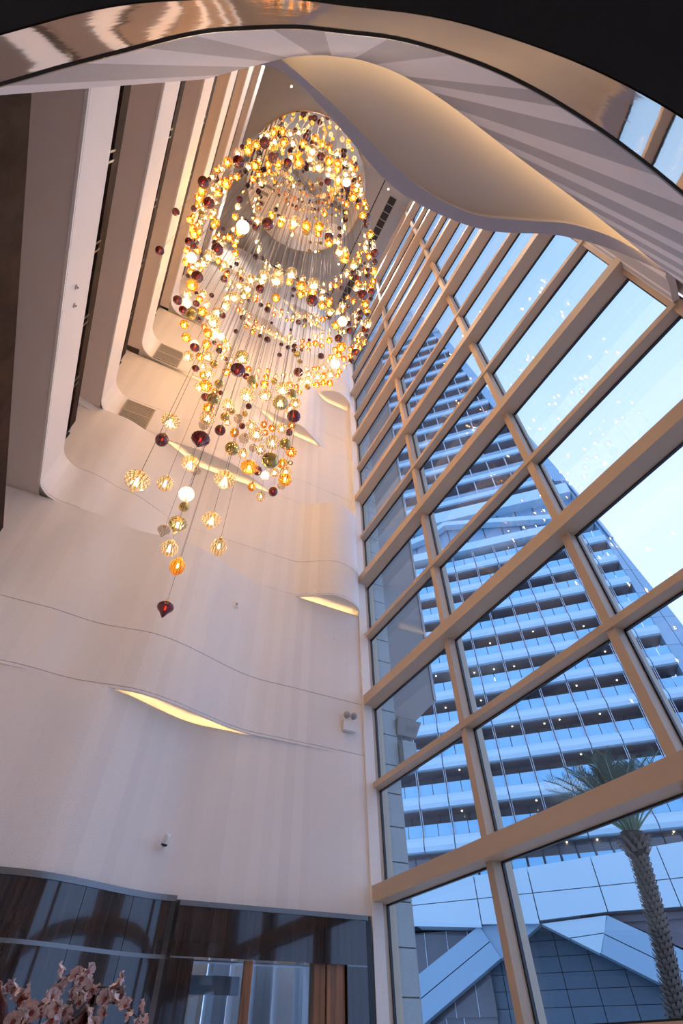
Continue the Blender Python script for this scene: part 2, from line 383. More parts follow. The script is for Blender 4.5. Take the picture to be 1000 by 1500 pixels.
for i, (x, y, nm) in enumerate(((-1.7, 1.6, 'nearest corner of the galleries'), (-2.0, 8.3, 'far corner of the galleries'), (4.2, 8.0, 'in the far corner by the window'), (4.95, 6.9, 'beside the farther window grilles'), (4.95, 3.2, 'beside the nearer window grilles'), (3.4, 1.4, 'above the curved soffit'), (-.4, .9, 'nearest the striped wall'))):  # downlights added to brighten the atrium walls
    t = thing('added_downlight', 'small added fill downlight in the grey ceiling, %s' % nm, 'light', (x, y, TOP), 'added ceiling downlights')
    MB().lathe([(.05, -.004), (.075, -.008), (.08, 0)], 16).build('trim_ring', M['grille'], t)
    MB().lathe([(0, -.003), (.05, -.003)], 12).build('lens', M['spot'], t)
    ld = bpy.data.lights.new('downlight', 'SPOT'); ld.energy = 620; ld.color = (1, .84, .70); ld.spot_size = radians(86); ld.spot_blend = 1.0; ld.shadow_soft_size = .08
    lo = bpy.data.objects.new('added_downlight_beam', ld); COL.objects.link(lo); lo.parent = t; lo.location.z = -.06
# wall grilles on the bands near the left corner
for k, x0, x1, nm in ((2, -2.36, -1.55, 'lower'), (3, -2.38, -1.55, 'middle'), (4, -2.3, -1.5, 'upper')):
    t = thing('wall_grille', 'grey louvred air grille on the wave band in the left corner, %s of three' % nm, 'grille', ((x0+x1)/2, prof(k, -1.9)-.02, ZB[k]+.02), 'air grilles in the left corner')
    w_ = (x1-x0)/2; H = 1.12
    MB().box((-w_, 0, 0), (w_, .012, H)).build('backing', M['dark'], t)
    MB().box((-w_-.03, -.03, 0), (-w_, .0, H)).box((w_, -.03, 0), (w_+.03, 0, H)).box((-w_, -.03, 0), (w_, 0, .03)).box((-w_, -.03, H-.03), (w_, 0, H)).box((-w_, -.028, H/2-.02), (w_, 0, H/2+.02)).build('frame', M['grille'], t)
    mb = MB(); n = 26
    for i in range(n):
        x = -w_+2*w_*(i+.5)/n; mb.box((x-.008, -.022, .03), (x+.008, 0, H-.03))
    mb.build('louvre_blades', M['grille'], t, kind='stuff')
# ------------------------------------------------------------------ window wall
WX = 6.2; JY = 10.589; SP = 3.515
win = thing('window_1', 'tall glazed window wall with beige mullions and transoms', 'window', (WX, JY-1.5*SP, 0), kind=S)
def W_(x, y, z): return (x-WX, y-win.location.y, z)
def wbox(name, a, b, m, **p): return MB().box(W_(*a), W_(*b)).build(name, m, win, **p)
zth = [3.637+3.971*k for k in range(8)]; zthin = [z+1.985 for z in zth]+[3.637-1.985]
Y0, Y1 = JY-3*SP, JY
for i in range(4):
    y = JY-SP*i; hw = .075 if i not in (0, 3) else .09
    wbox('mullion', (WX-.06, y-hw, 0), (WX+.12, y+hw, TOP), M['frame'])
    wbox('mullion_gasket', (WX+.12, y-hw-.025, 0), (WX+.17, y+hw+.025, TOP), M['gasket'])
    wbox('mullion_fin', (WX+.17, y-hw*.8, 0), (WX+.34, y+hw*.8, TOP), M['frame'])
for z in zth:
    wbox('transom', (WX-.24, Y0-.1, z-.13), (WX+.12, Y1+.1, z+.13), M['frame'])
    wbox('transom_gasket', (WX+.12, Y0, z-.155), (WX+.17, Y1, z+.155), M['gasket'])
for z in zthin:
    wbox('transom', (WX-.09, Y0, z-.06), (WX+.12, Y1, z+.06), M['frame'])
    wbox('transom_gasket', (WX+.12, Y0, z-.085), (WX+.17, Y1, z+.085), M['gasket'])
zl = [0]+sorted(zth+zthin)+[TOP]
for i in range(3):
    for a, b in zip(zl[:-1], zl[1:]):
        if b-a < .2: continue
        ya, yb = JY-SP*(i+1)+.07, JY-SP*i-.07
        wbox('pane', (WX+.18, ya, a+.05), (WX+.20, yb, b-.05), M['pane'])
# jamb board between window and wavy wall
MB().box((XR-.02, 10.40, 0), (WX-.02, BACK+.2, TOP)).build('trim_2', M['wall'], kind=S, label='cream corner strip between the wavy wall and the window', category='trim')
MB().box((WX-.02, JY+.09, 0), (WX+.3, BACK+.25, TOP)).build('trim_3', M['frame'], kind=S, label='beige jamb at the far end of the window wall', category='trim')
# ------------------------------------------------------------------ near side: lobby ceiling edge, mirror fascia, striped wall, cove canopy
CW = [(-6, 4.6), (-4, 3.0), (-2.6, 1.83), (-1.8, 1.18), (-1.28, .745), (-1.17, .65), (-1.04, .55), (-.94, .47), (-.82, .38), (-.7, .29), (-.49, .13), (-.31, .03), (-.16, -.05), (-.03, -.1), (.16, -.18), (.36, -.235), (.57, -.28), (.81, -.31), (1.17, -.33), (1.61, -.325), (2.28, -.3), (2.9, -.29), (3.5, -.28), (4.25, -.25), (4.9, -.22), (5.5, -.2), (6.05, -.19)]
cw, cs = resample(CW, .05)
def inset(p, d):
    q = []
    for i, (x, y) in enumerate(p):
        a = p[max(i-1, 0)]; b = p[min(i+1, len(p)-1)]; tx, ty = b[0]-a[0], b[1]-a[1]; L = math.hypot(tx, ty) or 1
        q.append((x+ty/L*d, y-tx/L*d))
    return q
LC = 3.06; MT = 4.04
bk = inset(cw, .14)
mb = MB(); mb.ring([[(x, y, LC) for x, y in cw], [(x, y, MT) for x, y in cw], [(x, y, MT) for x, y in bk], [(x, y, LC) for x, y in bk], [(x, y, LC) for x, y in cw]])
fixn(mb.build('trim_4', M['mirror'], smooth=False, kind=S, label='bronze mirror fascia band curving along the lobby ceiling edge', category='trim'))
for p in bpy.data.objects['trim_4'].data.polygons: p.use_smooth = abs(p.normal.z) < .5
f2 = inset(cw, -.006)
mb = MB(); mb.ring([[(x, y, MT-.02) for x, y in f2], [(x, y, MT+.02) for x, y in f2], [(x, y, MT+.02) for x, y in bk], [(x, y, MT-.02) for x, y in bk], [(x, y, MT-.02) for x, y in f2]])
fixn(mb.build('trim_5', M['trim'], kind=S, label='thin black ledge along the top of the bronze mirror fascia', category='trim'))
# lobby ceiling behind the edge
mb = MB(); mb.grid([[(x, y-.002, LC-.015) for x, y in cw], [(x, -9, LC-.015) for x, y in cw]]); mb.grid([[(x, y-.02, MT) for x, y in cw], [(x, -9, MT) for x, y in cw]])
mb.build('ceiling', M['black'], kind=S, label='black lobby ceiling overhead behind the curved edge', category='ceiling')
# striped wall
i0 = min(range(len(cw)), key=lambda i: abs(cw[i][0]+1.285)+abs(cw[i][1]-.75)); s0 = cs[i0]+.14
sw = cw[i0:]; ss = [v-s0 for v in cs[i0:]]
dark = [(.0, .34), (.62, .82), (1.10, 1.33), (1.57, 1.79), (2.15, 2.33), (2.50, 2.85), (3.14, 3.45), (3.74, 4.2), (4.55, 4.95), (5.3, 5.7), (6.05, 6.45), (6.8, 7.1)]
def striped(pts, arcs, z0, z1, name, label):
    mb = MB()
    for i in range(len(pts)-1):
        c = (arcs[i]+arcs[i+1])/2; mb.m = 1 if any(a <= c <= b for a, b in dark) else 0
        (x0, y0), (x1, y1) = pts[i], pts[i+1]
        mb.add([(x0,y0,z0),(x1,y1,z0),(x1,y1,z1),(x0,y0,z1)], [(0,1,2,3)])
    mb.m = 0; b = inset(pts, .10)
    mb.grid([[(x,y,z1) for x,y in pts], [(x,y,z1) for x,y in b], [(x,y,z0) for x,y in b], [(x,y,z0) for x,y in pts]])
    a, c = pts[0], b[0]; mb.add([(a[0],a[1],z0),(c[0],c[1],z0),(c[0],c[1],z1),(a[0],a[1],z1)], [(0,1,2,3)])
    o = mb.build(name, [M['stripe_l'], M['stripe_d']], kind=S, label=label, category='wall'); fixn(o); return o
ZC = 9.1
striped(sw, ss, MT+.02, ZC-.03, 'wall_front', 'curved wall in pale and blue grey stripes overhead, below the lit cove')
upw = [p for p in inset(sw, .10) if p[0] > -.9 and p[0] < 5.55]+[(5.66, -.16), (5.76, -.13), (5.86, -.08), (5.95, -.03), (6.03, .02), (6.1, .05)]
ua = [0]
for a, b in zip(upw[:-1], upw[1:]): ua.append(ua[-1]+math.hypot(a[0]-b[0], a[1]-b[1]))
def dens(pts, arcs):
    q, t = [], []
    for i in range(len(pts)-1):
        for f in (0, .5): q.append((pts[i][0]*(1-f)+pts[i+1][0]*f, pts[i][1]*(1-f)+pts[i+1][1]*f)); t.append(arcs[i]*(1-f)+arcs[i+1]*f)
    q.append(pts[-1]); t.append(arcs[-1]); return q, t
upw, ua = dens(upw, ua)
dark = dark+[(v, v+.028) for v in np.arange(6.40, 7.6, .056)]
striped(upw, ua, ZC+.5, TOP, 'wall_front', 'striped wall rising above the curved soffit to the ceiling')
MB().box((-5.6, -.75, LC), (6.1, -.5, TOP)).build('wall_front', M['taupe'], kind=S, label='plain wall closing the atrium behind the striped wall', category='wall')
# cove canopy
CO = [(-.80, .36), (-.57, .28), (-.20, .33), (.31, .46), (.65, .56), (1.01, .67), (1.45, .71), (1.97, .67), (2.48, .58), (2.84, .45), (3.39, .18), (3.77, .06), (4.15, -.03), (4.47, -.09), (5.06, -.17), (5.5, -.21)]
CI = [(-.62, .20), (-.39, .22), (-.10, .26), (.20, .30), (.53, .38), (.77, .42), (1.34, .53), (1.87, .53), (2.38, .46), (2.82, .28), (3.25, .09), (3.52, -.03), (3.91, -.13), (4.25, -.19), (4.7, -.22), (5.3, -.235)]
def curve_n(p, n):
    q, _ = resample(p, .02); return [q[int(i*(len(q)-1)/(n-1))] for i in range(n)]
n = 90; co, ci = curve_n(CO, n), curve_n(CI, n); wl = curve_n([(p[0], p[1]-.32) for p in sw if p[0] > -.72 and p[0] < 5.35], n)
mb = MB(); mb.ring([[(x, y, ZC) for x, y in ci], [(x, y, ZC) for x, y in co], [(x, y, ZC+.7) for x, y in co], [(x, y, ZC+.7) for x, y in wl]])
mb.grid([[(x, y, ZC) for x, y in ci], [(x, y, ZC+.16) for x, y in ci]])
o = fixn(mb.build('ceiling', M['coveband'], kind=S, label='lilac grey rim band of the curved cove soffit', category='ceiling'))
for p in o.data.polygons: p.use_smooth = abs(p.normal.z) < .5
MB().grid([[(x, y, ZC+.16) for x, y in ci], [((x+a)/2, (y+b)/2, ZC+.17) for (x, y), (a, b) in zip(ci, wl)], [(x, y, ZC+.16) for x, y in wl]]).build('ceiling', M['cove'], smooth=True, kind=S, label='cream lit soffit of the curved cove overhead', category='ceiling')
t = thing('light_strip', 'warm cove light hidden above the striped wall, washing the curved soffit', 'light', (2, -.4, ZC))
cl = [p for p in inset(sw, .075) if -.6 < p[0] < 5.2]
MB().tube([(x-2, y+.4, -.02) for x, y in cl[::2]], .016, 5).build('diffuser', M['led2'], t)
MB().tube([(x-2, y+.4-.02, -.05) for x, y in cl[::2]], .012, 4).build('channel', M['alu'], t)
# ------------------------------------------------------------------ floor, lobby shell
MB().box((-6, -9, -.2), (6.3, 11.2, 0)).build('floor', M['floor'], kind=S, label='beige marble floor below the view', category='floor')
MB().box((-6, -9.2, 0), (6.3, -9, LC)).build('wall_front', M['rail'], kind=S, label='dark wood wall at the back of the lobby', category='wall')
MB().box((6.05, -9, LC-.1), (6.3, -.1, TOP)).build('wall_right', M['stripe_l'], kind=S, label='pale wall beside the window on the lobby side', category='wall')
w2 = thing('added_window', 'unseen lobby glazing added behind the camera to let in daylight', 'window', (6.2, -4.5, 0), kind=S)  # unseen glazing, added for more daylight on floor and far wall
for i in range(6): MB().box((-.06, -4.5+1.76*i-.04, 0), (.08, -4.5+1.76*i+.04, LC-.1)).build('mullion', M['frame'], w2)
for i in range(5): MB().box((-.01, -4.42+1.76*i, .05), (.01, -4.5+1.76*(i+1)-.08, LC-.15)).build('pane', M['pane'], w2)
# ------------------------------------------------------------------ dark wood panelling and door on the far wall
def wp(x): return prof(-1, x)-.05
wall_w = thing('wood_panelling', 'curved glossy dark wood panelling along the foot of the far wall', 'panelling', (0, 9.5, 0))
edges = [-2.85, -1.2, -.1, .72, 1.49, 2.12]
for (z0, z1) in ((.02, 2.55), (2.60, 3.26)):
    for a, b in zip(edges[:-1], edges[1:]):
        xx = np.linspace(a+.004, b-.004, 8); mb = MB()
        mb.ring([[(x, wp(x)-9.5, z0) for x in xx], [(x, wp(x)-9.5, z1) for x in xx], [(x, wp(x)-9.5+.04, z1) for x in xx], [(x, wp(x)-9.5+.04, z0) for x in xx], [(x, wp(x)-9.5, z0) for x in xx]])
        o = fixn(mb.build('panel', M['macassar'], wall_w))
        for p in o.data.polygons: p.use_smooth = abs(p.normal.z) < .5
xx = np.linspace(-2.85, 2.2, 60)
for z0, z1, d in ((2.55, 2.60, .0), (3.26, 3.34, .02)):
    mb = MB(); mb.ring([[(x, wp(x)-9.5-d, z0) for x in xx], [(x, wp(x)-9.5-d, z1) for x in xx], [(x, wp(x)-9.5+.04, z1) for x in xx], [(x, wp(x)-9.5+.04, z0) for x in xx], [(x, wp(x)-9.5-d, z0) for x in xx]])
    fixn(mb.build('metal_strip', M['alu'], wall_w, label='thin grey metal strip'))
DX0, DX1, DY = 2.24, 5.84, 10.28
d1 = thing('door_1', 'glass entrance door set in dark macassar wood portal at the window corner', 'door', ((DX0+DX1)/2, DY, 0), kind=S)
cx_ = (DX0+DX1)/2
def dbox(name, a, b, m, par=d1, **p): return MB().box((a[0]-cx_, a[1]-DY, a[2]), (b[0]-cx_, b[1]-DY, b[2])).build(name, m, par, **p)
hx = np.linspace(DX0, 5.72, 7)
for a, b in zip(hx[:-1], hx[1:]): dbox('header_panel', (a+.002, DY, 2.58), (b-.002, DY+.3, 3.2), M['macassar'])
dbox('top_strip', (DX0, DY-.02, 3.2), (5.76, DY+.3, 3.27), M['alu'])
dbox('jamb_panel', (DX0, DY, 0), (2.62, DY+.3, 2.56), M['macassar']); dbox('jamb_panel', (5.32, DY, 0), (5.72, DY+.3, 2.56), M['macassar'])
dbox('mid_strip', (DX0, DY-.004, 2.56), (2.62, DY+.1, 2.58), M['alu']); dbox('mid_strip', (5.32, DY-.004, 2.56), (5.72, DY+.1, 2.58), M['alu'])
dbox('side_return', (5.72, DY+.05, 0), (5.86, DY+.3, 3.2), M['black'])
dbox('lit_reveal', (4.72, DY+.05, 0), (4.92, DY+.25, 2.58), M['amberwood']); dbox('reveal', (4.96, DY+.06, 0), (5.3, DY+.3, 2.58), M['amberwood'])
gp = dbox('glass_leaf', (2.64, DY+.06, 0), (3.46, DY+.08, 2.56), M['doorglass']); dbox('glass_leaf', (3.62, DY+.06, 0), (4.70, DY+.08, 2.56), M['doorglass'])
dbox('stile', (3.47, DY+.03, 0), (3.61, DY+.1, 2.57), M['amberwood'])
# vestibule seen through the door: beige fins with daylight between them
vs = thing('fin_screen', 'row of beige vertical fins seen through the glass door', 'screen', (3.7, 11.9, 0))
for i in range(9):
    MB().box((-1.6+.42*i, -.2, 0), (-1.6+.42*i+.31, .14, 3.0)).build('fin', M['stone'] if i % 2 else M['frame'], vs)
dbox('transom_bar', (2.64, DY+.30, 2.18), (3.5, DY+.38, 2.40), M['stone2'])
# cut the backing wall behind the door: an opening
bw = [o for o in bpy.data.objects if o.name.startswith('wall_back') and 'backing' in o.get('label', '')][0]
mb = MB(); mb.box((-5.6, BACK, -.1), (2.6, BACK+.25, TOP+.3)).box((4.9, BACK, -.1), (6.2, BACK+.25, TOP+.3)).box((2.6, BACK, 2.6), (4.9, BACK+.25, TOP+.3))
me = bpy.data.meshes.new('wall_back'); me.from_pydata(mb.v, [], mb.f); me.materials.append(M['wall']); bw.data = me
# ------------------------------------------------------------------ small fittings on the far wall
def at(name, label, cat, x, y, z, **k): return thing(name, label, cat, (x, y, z), **k)
t = at('emergency_light', 'white emergency light box with two round grey lamp heads beside the window', 'light', 5.52, prof(0, 5.5)-.03, 6.72)
MB().box((-.17, -.09, 0), (.17, 0, .24)).build('housing', M['white'], t)
for s in (-1, 1):
    h = MB().lathe([(0, 0), (.075, 0), (.085, .02), (.075, .06), (.02, .09), (0, .09)], 16).build('lamp_head', M['grey'], t, smooth=True); h.rotation_euler = (radians(115), 0, 0); h.location = (s*.095, -.08, .37)
    MB().tube([(s*.095, -.05, .22), (s*.095, -.04, .34)], .012, 6).build('neck', M['white'], t)
t = at('security_camera', 'small white security camera with black lens on the lower far wall', 'camera', 1.76, prof(-1, 1.76)-.002, 3.96)
MB().tube([(0, 0, 0), (0, -.06, 0), (.02, -.14, .04)], .022, 8).build('mount', M['white'], t, smooth=True)
MB().lathe([(.0, -.02), (.055, -.02), (.055, 0)], 14).build('base', M['white'], t, smooth=True).rotation_euler = (radians(90), 0, 0)
h = MB().lathe([(0, .1), (.05, .09), (.062, .05), (.062, -.05), (.055, -.06)], 14).build('housing', M['white'], t, smooth=True); h.rotation_euler = (radians(12), radians(8), 0); h.location = (.03, -.15, .10)
h = MB().lathe([(.056, -.055), (.058, -.065), (.05, -.085), (.0, -.10)], 14).build('lens', M['lens'], t, smooth=True); h.rotation_euler = (radians(12), radians(8), 0); h.location = (.03, -.15, .10)
t = at('wall_sensor', 'small white box on the cream wall below the lowest hood', 'sensor', 2.23, prof(0, 2.23)-.002, 9.1)
MB().box((-.06, -.05, 0), (.06, 0, .16)).build('box', M['white'], t); MB().box((-.03, -.055, .04), (.03, -.05, .12)).build('face_plate', M['grey'], t)
for x, nm in ((4.2, 'left'), (5.15, 'right')):
    t = at('cover_plate', 'faint square blank plate on the cream wall under the lit hood, %s one' % nm, 'plate', x, prof(0, x)-.002, 9.25)
    MB().box((-.06, -.008, -.06), (.06, 0, .06)).build('plate', M['wall'], t); MB().tube([(0, -.008, 0), (0, -.011, 0)], .008, 8).build('screw', M['alu'], t)
for (y, z, nm) in ((4.69, 10.78, 'upper in the photo'), (5.06, 10.81, 'lower in the photo')):
    t = at('sprinkler', 'tiny round sprinkler rose on the white gallery parapet, %s' % nm, 'sprinkler', -2.858, y, z)
    h = MB().lathe([(0, .035), (.02, .03), (.045, .008), (.05, 0)], 14).build('rose', M['grille'], t, smooth=True); h.rotation_euler = (0, radians(90), 0)
    h = MB().lathe([(0, .05), (.016, .045), (.016, .03)], 8).build('head', M['alu'], t, smooth=True); h.rotation_euler = (0, radians(90), 0)
